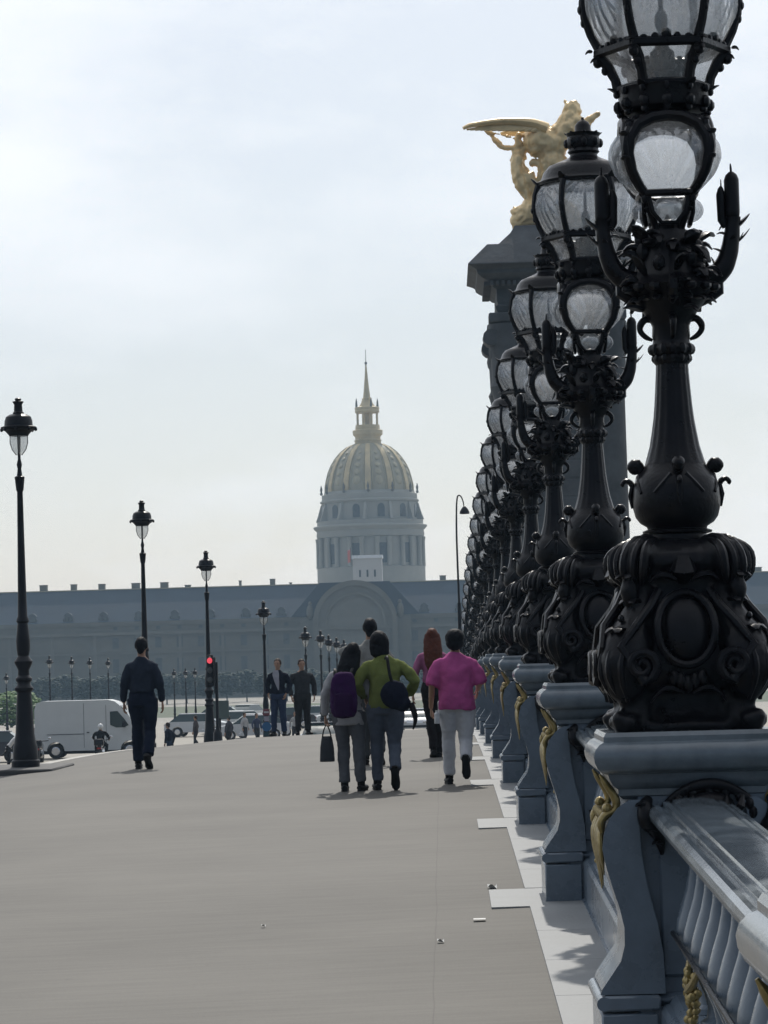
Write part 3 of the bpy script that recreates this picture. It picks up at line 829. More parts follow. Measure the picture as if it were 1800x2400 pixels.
        b.tube([n1 * r_ + e1 * u + Vector((0, 0, z)) for u, z, r_ in hw], [.017, .019, .022, .024, .024, .024, .024, .024, .022, .019, .017], 8)
        b.tube([n1 * (.105 + .01 * (1 - abs(u) / .1)) + e1 * u + Vector((0, 0, 2.175)) for u in (-.095, -.04, .04, .095)], .016, 7)
        b.tube([n1 * r_ + e1 * u + Vector((0, 0, z)) for u, z, r_ in ((-.08, 2.165, .10), (-.068, 2.10, .10), (-.03, 2.055, .09), (.03, 2.055, .09), (.068, 2.10, .10), (.08, 2.165, .10))], .010, 6)
    b.lathe([(.10, 2.465), (.150, 2.468), (.168, 2.48), (.160, 2.495), (.135, 2.503), (.12, 2.508), (.09, 2.525), (.06, 2.555), (.055, 2.585), (.075, 2.60), (.085, 2.615), (.083, 2.65), (.078, 2.68), (.055, 2.69), (.05, 2.77), (.02, 2.80)], 24)
    b.lathe([(.05, 2.0), (.075, 2.03), (.065, 2.06), (.03, 2.07), (.012, 2.08), (.006, 2.10)], 16)
    for k in range(4):
        a = R(45 + 90 * k - 90 + 0); ca, sa = math.cos(a), math.sin(a)
        b.tube([(.06 * ca, .06 * sa, 2.64), (.08 * ca, .08 * sa, 2.685), (.10 * ca, .10 * sa, 2.70), (.11 * ca, .11 * sa, 2.68)], [.012, .014, .014, .008], 6)
    low = b.build('lower_lantern', B, t)
    LPN = lantern_panels(LP, 4, .060, ph, 34, 40, .95, flute=17, tlo=.02, thi=.97)
    for g in LPN: g.build('glass_panel', M['glass'], low)
    shell_ribs(LPN, low, 13)
    for k in range(4):
        a = ph + PI / 4 + k * PI / 2; ca, sa = math.cos(a), math.sin(a)
        MB().ell((.088 * ca, .088 * sa, 2.115), (.062, .062, .052), 16, 10).build('glass_bowl', M['bowl_glass'], low)
    ph = R(-90 - 30)
    # --- ring gallery and basket under the big lantern
    b = MB()
    b.lathe([(.08, 2.525), (.15, 2.515), (.178, 2.53), (.186, 2.56), (.183, 2.60), (.19, 2.615), (.18, 2.622), (.10, 2.615)], 36)
    for k in range(12):
        a = ph + k * PI / 6; ca, sa = math.cos(a), math.sin(a)
        b.ell((.185 * ca, .185 * sa, 2.545), (.024, .024, .028), 7, 5)
        b.ell((.178 * ca, .178 * sa, 2.515), (.016, .016, .016), 6, 5)
        b.ell((.192 * ca, .192 * sa, 2.60), (.014, .014, .018), 6, 5)
        if k % 2 == 0: leaf(b, (.18 * ca, .18 * sa, 2.60), (ca, sa, .2), .05, .016, .3)
    GP = [(.185, 2.615), (.195, 2.66), (.225, 2.72), (.262, 2.765)]
    UP = [(.255, 2.785), (.288, 2.85), (.310, 2.92), (.316, 2.98), (.308, 3.05), (.285, 3.115)]
    for k in range(6):
        a = ph + k * PI / 3; ca, sa = math.cos(a), math.sin(a)
        b.tube([(r * ca, r * sa, z) for r, z in GP], [.022, .02, .024, .022], 7)
        b.tube([(r * ca * 1.01, r * sa * 1.01, z) for r, z in [(.262, 2.755)] + UP], [.02, .02, .018, .018, .018, .018, .02], 7)
        a2 = a + PI / 3
        for (r, z, w_) in ((.265, 2.772, .021), (.283, 3.12, .02), (.188, 2.62, .016)):
            b.tube([(r * ca, r * sa, z), (r * math.cos(a2), r * math.sin(a2), z)], w_, 6)
        am = a + PI / 6; cm, sm = math.cos(am), math.sin(am)
        for j in range(-2, 3):
            e = Vector((-sm, cm, 0)) * (j * .045)
            b.ell(Vector((.232 * cm, .232 * sm, 2.788)) + e, (.016, .016, .014 + .006 * (j % 2)), 6, 5)
        b.ell((.232 * cm, .232 * sm, 2.80), (.022, .02, .026), 7, 5)
        leaf(b, (.25 * ca, .25 * sa, 2.745), (ca, sa, -.1), .045, .02, .9)
        leaf(b, (.285 * ca, .285 * sa, 2.78), (ca, sa, -.2), .03, .016, .9)
        b.ell((.265 * ca, .265 * sa, 2.735), (.022, .022, .024), 7, 5); b.ell((.235 * ca, .235 * sa, 2.70), (.018, .018, .02), 7, 5)
        b.ell((.328 * ca, .328 * sa, 2.955), (.015, .015, .022), 6, 5); b.ell((.32 * ca, .32 * sa, 2.90), (.011, .011, .02), 6, 5)
        leaf(b, (.29 * ca, .29 * sa, 3.11), (ca, sa, .5), .05, .02, .1)
    b.lathe([(.285, 3.11), (.29, 3.125), (.28, 3.135), (.27, 3.15), (.255, 3.19), (.225, 3.225), (.185, 3.24), (.175, 3.245), (.15, 3.255), (.115, 3.27), (.088, 3.285), (.085, 3.30),
             (.10, 3.315), (.092, 3.335), (.104, 3.35), (.108, 3.385), (.098, 3.41), (.108, 3.425), (.11, 3.432), (.06, 3.435), (.052, 3.445), (.050, 3.48), (.035, 3.505), (.012, 3.52), (.008, 3.535)], 28)
    for k in range(8):
        a = k * PI / 4; b.ell((.105 * math.cos(a), .105 * math.sin(a), 3.37), (.02, .02, .03), 6, 5)
        leaf(b, (.095 * math.cos(a), .095 * math.sin(a), 3.42), (math.cos(a), math.sin(a), .3), .025, .012, .2)
    b.lathe([(.03, 2.79), (.02, 2.84), (.01, 2.88), (.01, 3.12)], 10)
    b.ell((0, 0, 2.90), (.028, .028, .05), 12, 8)
    upn = b.build('upper_lantern', B, t)
    UPN = lantern_panels(UP, 6, .055, ph, 34, 40, .965, flute=24, tlo=-.02, thi=1.02, top=True)
    for g in UPN: g.build('glass_panel', M['glass'], upn)
    shell_ribs(UPN, upn, 15, True, .0052)
    for g in lantern_panels(GP, 6, .008, ph, 4, 4, .93): g.build('basket_glass', M['glass'], upn)
    return t

LAB = ['near black bronze lamp with a big cut-off top lantern, nearest on the parapet',
       'black bronze lamp second along the parapet, its capped lantern before the gilded statue',
       'black bronze lamp third along the parapet, its lantern dome left of the second lamp']
cand = make_candelabrum(LAB[0])
cand['group'] = 'bronze lamps along the parapet'
ordn = ['first', 'second', 'third', 'fourth', 'fifth', 'sixth', 'seventh', 'eighth', 'ninth', 'tenth', 'eleventh', 'twelfth', 'thirteenth', 'fourteenth', 'fifteenth', 'sixteenth', 'seventeenth']
def lamp_z(y): return ground(LAMPX, y) + PLZ
cand.location = (LAMPX, LY[1], lamp_z(LY[1]))
for i in range(2, NL + 1):
    lb = LAB[i - 1] if i <= 3 else 'black bronze bulrush lamp, %s of the parapet row counted from the camera' % ordn[i - 1]
    dup(cand, (LAMPX, LY[i], lamp_z(LY[i])), label=lb)

# ------------------------------------------------------------------ pedestals with S-shaped consoles
def make_pedestal(label):
    t = thing('pedestal', label, 'pedestal', group='grey-blue pedestals under the bronze lamps')
    P = M['paint']
    MB().box(-.215, .345, -.30, .30, .26, 1.12, .006).box(-.14, .27, -.318, .318, .36, 1.0, .012).build('body', P, t)
    b = MB().box(-.24, .37, -.345, .345, -.02, .25, .012); b.box(-.23, .36, -.335, .335, .25, .30, .02)
    b.build('foot', P, t)
    # plinth cap: profile swept round a square
    b = MB()
    pr = [(.27, 1.06), (.29, 1.075), (.29, 1.10), (.31, 1.115), (.325, 1.14), (.33, 1.16), (.355, 1.168), (.372, 1.185), (.384, 1.21), (.387, 1.235), (.38, 1.26), (.362, 1.28), (.345, 1.288), (.345, 1.308), (.335, 1.325)]
    k = 1.4142
    b.lathe([(r * k, z) for r, z in pr], 4, ph=PI / 4, sy=1.06)
    b.build('cap', M['paint_top'], t, angle=30)
    for sx in (-1, 1):
        # console: S outline in XZ swept along Y
        out = [(-.375, .30), (-.368, .32), (-.35, .345), (-.325, .38), (-.290, .43), (-.274, .49), (-.273, .56), (-.290, .64), (-.315, .72), (-.337, .80), (-.35, .87), (-.342, .93), (-.32, .985), (-.285, 1.03), (-.24, 1.06),
               (-.20, 1.06), (-.215, .98), (-.21, .86), (-.19, .72), (-.155, .58), (-.135, .46), (-.13, .30)]
        out = [(x * sx, z) for x, z in out]
        cs = MB().prism(out, -.345, .345)
        cs.prism([(x + sx * .006 if abs(x) > .22 else x, z) for x, z in out], -.31, -.22)
        cs.prism([(x + sx * -.012 if abs(x) > .22 else x, z) for x, z in out], -.352, -.340)
        co = cs.build('console', P, t, angle=25)
        bl = MB().box(min(-.385 * sx, -.16 * sx), max(-.385 * sx, -.16 * sx), -.365, .365, -.02, .225, .008)
        bl.lathe([(.0, 0)], 3) if 0 else None
        bl.build('console_foot', P, t)
        rl = MB().tube([(-.375 * sx + .0, -.368, .265), (-.375 * sx, .368, .265)], .028, 12); rl.box(min(-.375 * sx, -.15 * sx), max(-.375 * sx, -.15 * sx), -.368, .368, .235, .296, .01)
        rl.build('console_roll', P, t)
        # gilded leaf and curl on the head of the console
        g = MB()
        for yy in (-.28, .28):
            g.tube([(-.36 * sx, yy, 1.16), (-.335 * sx, yy, 1.12), (-.30 * sx, yy, 1.06), (-.305 * sx, yy, 1.02), (-.34 * sx, yy, 1.0), (-.362 * sx, yy, .97), (-.358 * sx, yy, .93)],
                   [.008, .024, .030, .024, .030, .026, .016], 12, flat=.6, sm=3)
            g.ell((-.335 * sx, yy, 1.025), (.022, .03, .022), 10, 7)
        for yy, L_ in ((-.24, .22), (-.13, .27), (0, .29), (.13, .27), (.24, .22)):
            g.tube([(-.345 * sx, yy, .98), (-.362 * sx, yy, .92), (-.362 * sx, yy * 1.05, .85), (-.350 * sx, yy * .8, .98 - L_)], [.02, .038, .030, .006], 10, flat=.4, up=(sx, 0, 0), sm=3)
        for q_ in range(7):
            g.ell((-.352 * sx, -.24 + .08 * q_, .995), (.018, .02, .022), 7, 5)
        g.build('gilded_leaf', M['gold'], t)
    # drop ornament on the road-facing and river-facing sides below the cap
    for sy in (-1, 1):
        h = MB(); h.tube([(-.14, sy * .37, .99), (-.08, sy * .40, 1.06), (.0, sy * .41, 1.105), (.065, sy * .415, 1.115), (.13, sy * .41, 1.105), (.21, sy * .40, 1.06), (.27, sy * .37, .99)], [.012, .018, .022, .024, .022, .018, .012], 12, sm=4)
        for k_ in range(9):
            aa = PI * k_ / 8; h.ell((.065 - .17 * math.cos(aa), sy * .405, 1.0 + .09 * math.sin(aa)), (.020, .022, .026), 8, 6)
        for sx_ in (-1, 1):
            h.tube([(.065 + sx_ * .24, sy * .39, 1.06), (.065 + sx_ * .255, sy * .42, 1.03), (.065 + sx_ * .25, sy * .43, .98), (.065 + sx_ * .225, sy * .42, .95), (.065 + sx_ * .20, sy * .40, .90), (.065 + sx_ * .19, sy * .37, .84)], [.02, .030, .036, .030, .022, .008], 12, sm=4)
            for k_ in range(4): leaf(h, (.065 + sx_ * (.25 - .02 * k_), sy * .42, 1.03 - .05 * k_), (sx_, sy * .6, .2), .05, .02, .8)
        h.ell((.065, sy * .40, 1.03), (.10, .05, .06), 16, 10); h.ell((.065, sy * .42, .98), (.06, .05, .07), 10, 8)
        for q_ in range(5): h.tube([(.065 + (q_ - 2) * .045, sy * .43, .99), (.065 + (q_ - 2) * .06, sy * .45, 1.03), (.065 + (q_ - 2) * .065, sy * .43, 1.07)], [.014, .018, .006], 6)
        h.v = [(x, y - sy * .06, z) for x, y, z in h.v]
        h.build('shell_ornament', M['bronze'], t)
    return t
ped = make_pedestal('grey-blue pedestal carrying the nearest bronze lamp, gilded leaves on its console')
ped.location = (LAMPX, LY[1], ground(LAMPX, LY[1]))
for i in [0] + list(range(2, NL + 1)):
    lb = 'grey-blue pedestal beside the camera, only its cap corner in view at the right edge' if i == 0 else 'grey-blue pedestal under the %s bronze lamp of the parapet row' % ordn[i - 1]
    dup(ped, (LAMPX, LY[i], ground(LAMPX, LY[i])), label=lb)

# ------------------------------------------------------------------ balustrade bays
BAY0, BAY1 = .37, PITCH - .37
def make_bay(label, dz):
    """one bay from y = BAY0 to BAY1 with the slope dz of the bridge over its length"""
    t = thing('balustrade', label, 'balustrade', group='balustrade bays between the pedestals')
    def shear(mb):
        mb.v = [(x, y, z + dz * (y / PITCH)) for x, y, z in mb.v]; return mb
    n = 10
    def sweep(pr, y0, y1, m, nm):
        b = MB(); ys = [y0 + (y1 - y0) * i / n for i in range(n + 1)]
        b.loft([[(x, y, z) for x, z in pr] for y in ys])
        return shear(b).build(nm, m, t, angle=22)
    cop = [(-.10, .93), (-.12, .945), (-.125, .965), (-.155, .972), (-.172, .99), (-.178, 1.012), (-.172, 1.032), (-.155, 1.045), (-.138, 1.047), (-.134, 1.040), (-.120, 1.040), (-.116, 1.058), (-.098, 1.062), (-.092, 1.056), (-.084, 1.056), (-.078, 1.068), (-.03, 1.074)]
    cop = cop + [(-x, z) for x, z in cop[::-1]]
    sweep(cop[::-1], BAY0 - .06, BAY1 + .06, M['paint_top'], 'coping')
    base = [(-.165, -.02), (-.165, .02), (-.15, .025), (-.15, .24), (-.135, .262), (-.115, .268), (-.105, .285), (-.09, .30)]
    base = base + [(-x, z) for x, z in base[::-1]]
    sweep(base[::-1], BAY0 - .04, BAY1 + .04, M['paint'], 'base_rail')
    k = 17
    p = [(.040, .295), (.046, .30), (.044, .32), (.030, .335), (.026, .37), (.033, .42), (.048, .47), (.062, .52), (.066, .56), (.062, .61), (.050, .67), (.036, .73), (.027, .79), (.023, .85), (.032, .865), (.030, .88), (.042, .90), (.046, .935)]
    p = [(r * 1.45, z) for r, z in p]; sh = MB().lathe(p, 20)
    me = None
    for i in range(k):
        y = BAY0 + .12 + (BAY1 - BAY0 - .24) * i / (k - 1)
        if me is None:
            o = sh.build('baluster', M['paint'], t); me = o.data
        else:
            o = bpy.data.objects.new('baluster', me); col.objects.link(o); o.parent = t
        o.location = (0, y, dz * y / PITCH)
    b = MB()
    for i in range(k):
        y = BAY0 + .12 + (BAY1 - BAY0 - .24) * i / (k - 1)
        if i < k - 1:
            h = (BAY1 - BAY0 - .24) / (k - 1) / 2
            b.tube([(0, y + .03, .86), (0, y + h * .6, .905), (0, y + h, .918), (0, y + h * 1.4, .905), (0, y + 2 * h - .03, .86)], [.012, .016, .018, .016, .012], 6)
            b.ell((-.03, y + h, .90), (.03, .03, .028), 7, 5)
    shear(b).build('gilded_garland', M['gold'], t)
    b = MB(); b.tube([(-.105, BAY0 + .1, .56), (-.105, BAY1 - .1, .56)], .010, 6)
    shear(b).build('tie_rod', M['bronze'], t)
    rn = random.Random(5)
    for y in (BAY0 + .75, BAY1 - .75):
        g = MB()
        for q_ in range(60):
            a = rn.uniform(0, 2 * PI); rr = rn.uniform(0, .13)
            g.ell((-.085 + rn.uniform(-.02, .01), y + rr * math.cos(a) * 1.2, .40 + rr * math.sin(a)), rn.uniform(.010, .020), 6, 5)
        g.tube([(-.08, y - .2, .52), (-.095, y - .1, .46), (-.10, y, .43), (-.095, y + .1, .46), (-.08, y + .2, .52)], [.008, .016, .02, .016, .008], 6)
        shear(g).build('gilded_wreath', M['gold'], t)
    return t
dz0 = ground(LAMPX, LY[1]) - ground(LAMPX, LY[0])
for i in range(NL):
    dz = ground(LAMPX, LY[i + 1]) - ground(LAMPX, LY[i])
    lb = 'balustrade bay beside the camera, before the nearest lamp' if i == 0 else 'balustrade bay of slim balusters beyond the %s bronze lamp' % ordn[i - 1]
    if i == 0: bay = make_bay(lb, dz); bay.location = (LAMPX, LY[0], ground(LAMPX, LY[0])); slope0 = dz
    else:
        c = dup(bay, (LAMPX, LY[i], ground(LAMPX, LY[i])), label=lb)
        c.rotation_euler = (math.atan((dz - slope0) / PITCH), 0, 0)

# ------------------------------------------------------------------ bridge pylon with the gilded winged horse
PYD = 128.0
PX = X_at(1311, PYD, 12); PZ0 = -2.2
CR = lambda xc, yc: ((xc - 921) / 198.0, 19.7 - PZ0 - (yc - 1480) / 198.0)
py = thing('pylon', 'tall grey stone pylon with a wide cornice at the end of the bridge', 'pylon', (PX, PYD + 2.5, PZ0))
zt = 19.7 - PZ0
def sq(prof, nm, m=None, parent=None, sy=1.0):
    return MB().lathe([(r * 1.4142, z) for r, z in prof], 4, ph=PI / 4, sy=sy).build(nm, m or M['pylon'], parent or py, angle=25)
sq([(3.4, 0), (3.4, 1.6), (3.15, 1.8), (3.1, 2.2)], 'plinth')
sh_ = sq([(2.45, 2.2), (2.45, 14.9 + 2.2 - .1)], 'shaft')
for sx in (-1, 1):
    for sy in (-1, 1):
        MB().lathe([(.75, 2.2), (.68, 2.5), (.62, 3), (.56, 15.2), (.66, 15.6)], 16, sx * 2.25, sy * 2.25).build('column', M['pylon'], py)
        cp = MB()
        cp.box(sx * 2.25 - .7, sx * 2.25 + .7, sy * 2.25 - .7, sy * 2.25 + .7, 18.55, 18.95, .05)
        for ex in (-1, 1):
            cp.tube([(sx * 2.25 + ex * .62, sy * 2.25 - .62, 17.9), (sx * 2.25 + ex * .62, sy * 2.25 + .62, 17.9)], .36, 12)
            cp.ell((sx * 2.25 + ex * .45, sy * 2.25 - sy * 0, 17.3), (.3, .3, .45), 8, 6)
        cp.lathe([(.66, 15.6), (.72, 15.8), (.62, 16.0), (.66, 17.2), (.75, 17.6), (.72, 18.5)], 14, sx * 2.25, sy * 2.25)
        cp.build('capital', M['pylon'], py)
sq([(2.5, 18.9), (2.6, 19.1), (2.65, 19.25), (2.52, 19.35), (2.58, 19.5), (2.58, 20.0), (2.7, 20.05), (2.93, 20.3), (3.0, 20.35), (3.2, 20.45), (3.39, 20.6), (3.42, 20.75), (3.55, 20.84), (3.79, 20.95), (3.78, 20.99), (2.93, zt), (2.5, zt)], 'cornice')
cv = MB()
for sgn in (-1, 1):
    for k in range(5):
        u = -1.4 + .7 * k
        cv.ell((u, sgn * 2.5, 16.9 - .35 * math.cos(u * 1.1)), (.36, .2, .28), 10, 7); cv.ell((sgn * 2.5, u, 16.9 - .35 * math.cos(u * 1.1)), (.2, .36, .28), 10, 7)
cv.build('garland', M['pylon'], py)
jt = MB()
for k in range(17): jt.box(-2.47, 2.47, -2.47, 2.47, 3.0 + .8 * k, 3.74 + .8 * k, .03)
jt.build('block_courses', M['pylon'], py)
dn = MB()
for k in range(24):
    u = -2.85 + k * .245
    dn.box(u, u + .13, -3.12, -2.8, 20.12, 20.3); dn.box(-3.12, -2.8, u, u + .13, 20.12, 20.3)
dn.build('dentil', M['pylon'], py)
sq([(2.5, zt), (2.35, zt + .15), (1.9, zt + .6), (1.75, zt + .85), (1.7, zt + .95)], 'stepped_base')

st = thing('winged_horse_statue', 'gilded winged horse with a draped figure on the pylon', 'statue', (PX, PYD + 2.5, PZ0))
def T(pts, rad, y=0.0, seg=10, flat=1.0):
    q_ = []
    for p in pts:
        x, z = CR(p[0], p[1]); q_.append((x, y + (p[2] if len(p) > 2 else 0), z))
    return q_, [r / 198.0 for r in rad], seg, flat
b = MB()
def tt(pts, rad, y=0.0, flat=1.0, up=None):
    rad = [r * 1.2 + 3 for r in rad]
    p, r, s_, f_ = T(pts, rad, y); b.tube(p, r, 10, flat, up=up)
# horse: barrel, hindquarters, neck, head
tt([(700, 500), (780, 500), (880, 520), (980, 560), (1060, 600)], [60, 115, 110, 105, 70])
tt([(960, 560), (1030, 460), (1080, 360), (1110, 270), (1130, 215)], [90, 92, 75, 58, 50])
tt([(1125, 175), (1140, 215), (1150, 260), (1155, 310)], [35, 50, 42, 26])
tt([(1078, 200), (1066, 165), (1062, 135)], [10, 12, 4], .1); tt([(1110, 190), (1112, 160)], [12, 4], -.1)
tt([(1075, 235), (1035, 320), (1000, 420), (965, 470)], [16, 22, 24, 12])
# forelegs and the figure that leads it
tt([(1090, 420), (1180, 330), (1215, 350)], [55, 30, 22], -.25); tt([(1180, 430), (1230, 370), (1290, 320), (1370, 275)], [60, 42, 26, 18], .25)
tt([(1210, 400), (1240, 480), (1245, 560), (1240, 700)], [40, 55, 48, 30], .1)
tt([(1120, 520), (1180, 600), (1200, 700)], [60, 70, 50], -.3)
# hind legs
tt([(700, 600), (650, 620), (620, 670), (660, 760), (700, 850), (690, 930), (730, 1010), (735, 1070)], [50, 55, 42, 55, 66, 48, 30, 26], .2)
tt([(640, 640), (625, 720), (640, 850), (670, 940), (720, 1030)], [30, 42, 45, 30, 18], -.15)
tt([(960, 640), (940, 720), (900, 830), (860, 930), (820, 1000)], [90, 105, 80, 55, 30], 0)
tt([(1000, 700), (1010, 900), (980, 1060)], [90, 60, 40], .4)
tt([(740, 705), (790, 700), (835, 715)], [14, 30, 14])
tt([(720, 800), (760, 880), (790, 960), (800, 1010)], [50, 40, 35, 22], .1)
# rock with spoils
tt([(600, 1260), (660, 1190), (740, 1140), (860, 1120), (960, 1140), (1060, 1200), (1140, 1280)], [45, 80, 110, 120, 120, 110, 60])
tt([(590, 1150), (575, 1110), (605, 1065)], [22, 14, 6]); tt([(585, 1150), (640, 1120), (690, 1100)], [38, 42, 34])
tt([(600, 1180), (600, 1240), (590, 1280)], [36, 22, 18])
# small staff and trumpet details
tt([(905, 440), (895, 400), (912, 362)], [14, 16, 14]); tt([(930, 385), (990, 368)], [5, 4]); tt([(930, 385), (985, 430)], [5, 4])
tt([(665, 440), (640, 500), (670, 540)], [26, 20, 30])
tt([(345, 402), (410, 432), (455, 500), (510, 545), (580, 560), (640, 550)], [8, 14, 17, 18, 20, 12], .1)
tt([(340, 398), (480, 440), (650, 490)], [4, 4, 4])
body_ = bake(b, .07, M['statue_gold'], 'horse', .085, 4.2, 1, st)
for yy, sh_x in ((-.5, 0), (.5, 330)):
    b = MB()
    # wing: a thick leading edge and overlapping feathers of uneven length
    x0_ = 170 + sh_x
    b.tube([(CR(900, 0)[0], yy, CR(0, 420)[1]), (CR(760, 0)[0], yy * 1.1, CR(0, 372)[1]), (CR(520 + sh_x * .4, 0)[0], yy * 1.4, CR(0, 352)[1]), (CR(x0_ + 90, 0)[0], yy * 1.6, CR(0, 378)[1]), (CR(x0_, 0)[0], yy * 1.7, CR(0, 408)[1])],
           [.34, .30, .20, .15, .10], 12, flat=.75, up=(0, 0, 1), sm=4)
    for k in range(12):
        f = k / 11
        xe = x0_ + 30 + (560 - sh_x) * f ** 1.2
        b.tube([(CR(870 - 40 * f, 0)[0], yy * (1 + .1 * (k % 3)), CR(0, 420 + 40 * f)[1]), (CR((870 + xe) / 2, 0)[0], yy * 1.25, CR(0, 385 + 45 * f)[1]), (CR(xe, 0)[0], yy * 1.5, CR(0, 418 + 30 * f)[1])],
               [.16, .13, .035], 8, flat=.45, up=(0, 1, .3), sm=4)
    b.build('wing', M['statue_gold'], st)
# ------------------------------------------------------------------ lamp posts on the kerb
def make_post(label, glass=True):
    t = thing('lamp_post', label, 'lamp post')
    B = M['post']
    MB().lathe([(0.203, 0), (0.203, .10), (0.183, .12), (0.176, .30), (0.160, .36), (0.136, .50), (0.116, .90), (0.104, 1.05), (0.104, 1.10), (0.132, 1.13), (0.136, 1.16), (0.100, 1.20), (0.096, 1.24), (0.120, 1.27), (0.120, 1.30), (0.084, 1.34),
                (0.080, 1.42), (0.128, 1.52), (0.132, 1.545), (0.088, 1.61), (0.068, 1.64)], 20, ex=2.4).build('base', B, t)
    MB().lathe([(.085, 1.63), (.10, 1.72), (.105, 1.85), (.085, 2.02), (.075, 2.10), (.095, 2.13), (.09, 2.16), (.072, 2.20), (.062, 2.6), (.05, 3.4), (.042, 4.02), (.055, 4.05), (.07, 4.20), (.075, 4.24), (.04, 4.26), (.028, 4.36), (.04, 4.42), (.022, 4.50), (.022, 4.56)], 14).build('pole', B, t)
    cg = [(.04, 4.56), (.05, 4.59)]
    lan = MB().lathe([(.23, 4.93), (.26, 4.955), (.265, 4.97), (.21, 4.99), (.205, 5.06), (.185, 5.12), (.13, 5.155), (.075, 5.165), (.085, 5.18), (.065, 5.20), (.058, 5.30), (.075, 5.33), (.085, 5.345), (.04, 5.36), (.05, 5.385), (.03, 5.40)], 18)
    for k in range(8):
        a = k * PI / 4
        lan.ell((.25 * math.cos(a), .25 * math.sin(a), 4.935), (.025, .025, .03), 6, 5)
    lan.lathe([(.235, 4.93), (.20, 4.915), (.15, 4.86), (.14, 4.84), (.12, 4.84)], 18)
    lan.tube([(0, 0, 4.5), (0, 0, 4.9)], .02, 8)
    for a in (0, PI / 2, PI, 3 * PI / 2):
        c_, s_ = math.cos(a), math.sin(a)
        lan.tube([(.128 * c_, .128 * s_, 4.85), (.13 * c_, .13 * s_, 4.74), (.10 * c_, .10 * s_, 4.64), (.04 * c_, .04 * s_, 4.56)], [.007] * 4, 5)
    lo = lan.build('lantern', B, t)
    MB().lathe([(.035, 4.56), (.07, 4.60), (.105, 4.65), (.125, 4.72), (.13, 4.79), (.13, 4.85)], 18).build('glass_globe', M['post_glass'], lo)
    return t
POSTG = 'lamp posts along the kerb of the walk'
pospec = [(44.8, -6.22, 'tallest lamp post, nearest on the kerb, at the left edge'),
          (64.0, -6.28, 'black lamp post rising behind the walking man in the dark suit'),
          (83.0, -6.42, 'black lamp post beside the red traffic signal'),
          (108.0, -6.35, 'black lamp post carrying small road signs, left of the man in the navy cardigan'),
          (137.0, -6.2, 'lamp post seen between the standing men and the backpack woman, tallest of that far file'),
          (154.0, -6.2, 'small far lamp post, second in the file left of the backpack woman'),
          (165.0, -6.2, 'small far lamp post, third in the file left of the backpack woman'),
          (177.0, -6.2, 'small far lamp post, fourth in the file left of the backpack woman'),
          (190.0, -6.2, 'small far lamp post, last in the file just above the backpack woman')]
post = None
for q_, (d, x, lb) in enumerate(pospec):
    sc = (1.03, .985, 1.01, 1.05, 1.10, 1.10, 1.08, 1.08, 1.08)[q_]
    x = min(x, -6.2) - .12; z = ground(x, d)
    if post is None:
        post = make_post(lb); post.location = (x, d, z); post['group'] = POSTG
        tag(post, group=POSTG)
    else: dup(post, (x, d, z), label=lb, scale=sc)
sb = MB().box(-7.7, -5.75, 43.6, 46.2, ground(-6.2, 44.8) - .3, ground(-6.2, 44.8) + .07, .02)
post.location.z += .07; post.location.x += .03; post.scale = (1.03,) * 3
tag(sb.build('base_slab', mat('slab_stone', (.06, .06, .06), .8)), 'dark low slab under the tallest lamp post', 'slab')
FG = 'far lamp posts beyond the van'
for k, (px, d) in enumerate(((114, 200), (166, 212), (209, 223), (252, 235))):
    x = X_at(px, d, 1)
    c = dup(post, (x, d, spline(FAR, d)), label='thin far lamp post standing up behind the white van roof, %s from the left' % ordn[k], scale=1.0); c['group'] = FG
c = dup(post, (X_at(13, 228, 0), 228, -3.6), label='far lamp post left of the tallest post, by the green bush', scale=1.0); c['group'] = FG
for k, px in enumerate((407, 434, 456)):
    d = 205 - 3 * k
    c = dup(post, (X_at(px, d, 0), d, spline(FAR, d)), label='slender far lamp post, %s of three between the suited man and the red signal' % ordn[k], scale=(.8, .8, .80)); c['group'] = FG

# modern gooseneck lamp beside the parapet row
gd = 92.0; gx = X_at(1082, gd, 0); gz = ground(.3, gd)
t = thing('gooseneck_lamp', 'thin curved gooseneck lamp left of the parapet row, bell shade against the sky', 'street lamp', (gx, gd, gz))
s_ = gd / F
H = (1543 - 1162) * s_ + EYE - gz
b = MB(); b.tube([(0, 0, 0), (-.02, 0, .4), (-.03, 0, H * .55)], [.085, .075, .055], 10, sm=3)
b.tube([(-.03, 0, H * .55), (-.05, 0, H * .8), (-.035, 0, H * .93), (.0, 0, H - .09), (.06, 0, H), (.13, 0, H - .06), (.185, 0, H - .22), (.20, 0, H - .36)], [.035, .03, .026, .024, .022, .02, .018, .016], 8, sm=4)
b.build('pole', M['post'], t)
MB().lathe([(.02, H - .34), (.05, H - .36), (.10, H - .42), (.145, H - .50), (.155, H - .57), (.13, H - .58), (.12, H - .53)], 16, .215).build('shade', M['post'], t)

# ------------------------------------------------------------------ traffic signal and signs
red = bpy.data.materials.new('red_signal_light'); red.use_nodes = True
red.node_tree.nodes['Principled BSDF'].inputs['Base Color'].default_value = (.6, .03, .05, 1)
red.node_tree.nodes['Principled BSDF'].inputs['Emission Color'].default_value = (1, .10, .14, 1)
red.node_tree.nodes['Principled BSDF'].inputs['Emission Strength'].default_value = .8
td = 82.0; tx = X_at(492, td); tz = ground(-6.2, td)
t = thing('traffic_signal', 'black traffic signal showing red beside a lamp post', 'traffic light', (tx, td, tz)); t.scale = (.88, .88, .95)
MB().lathe([(.16, 0), (.15, .06), (.14, .35), (.10, .42), (.06, .5), (.05, .6), (.05, 2.4)], 12, .19).build('pole', M['post'], t)
hb = MB().box(-.11, .11, -.10, .10, 1.70, 2.62, .03)
for k in range(3): hb.lathe([(.10, -.0), (.10, .01)], 3, 0, 0, -5) if 0 else None
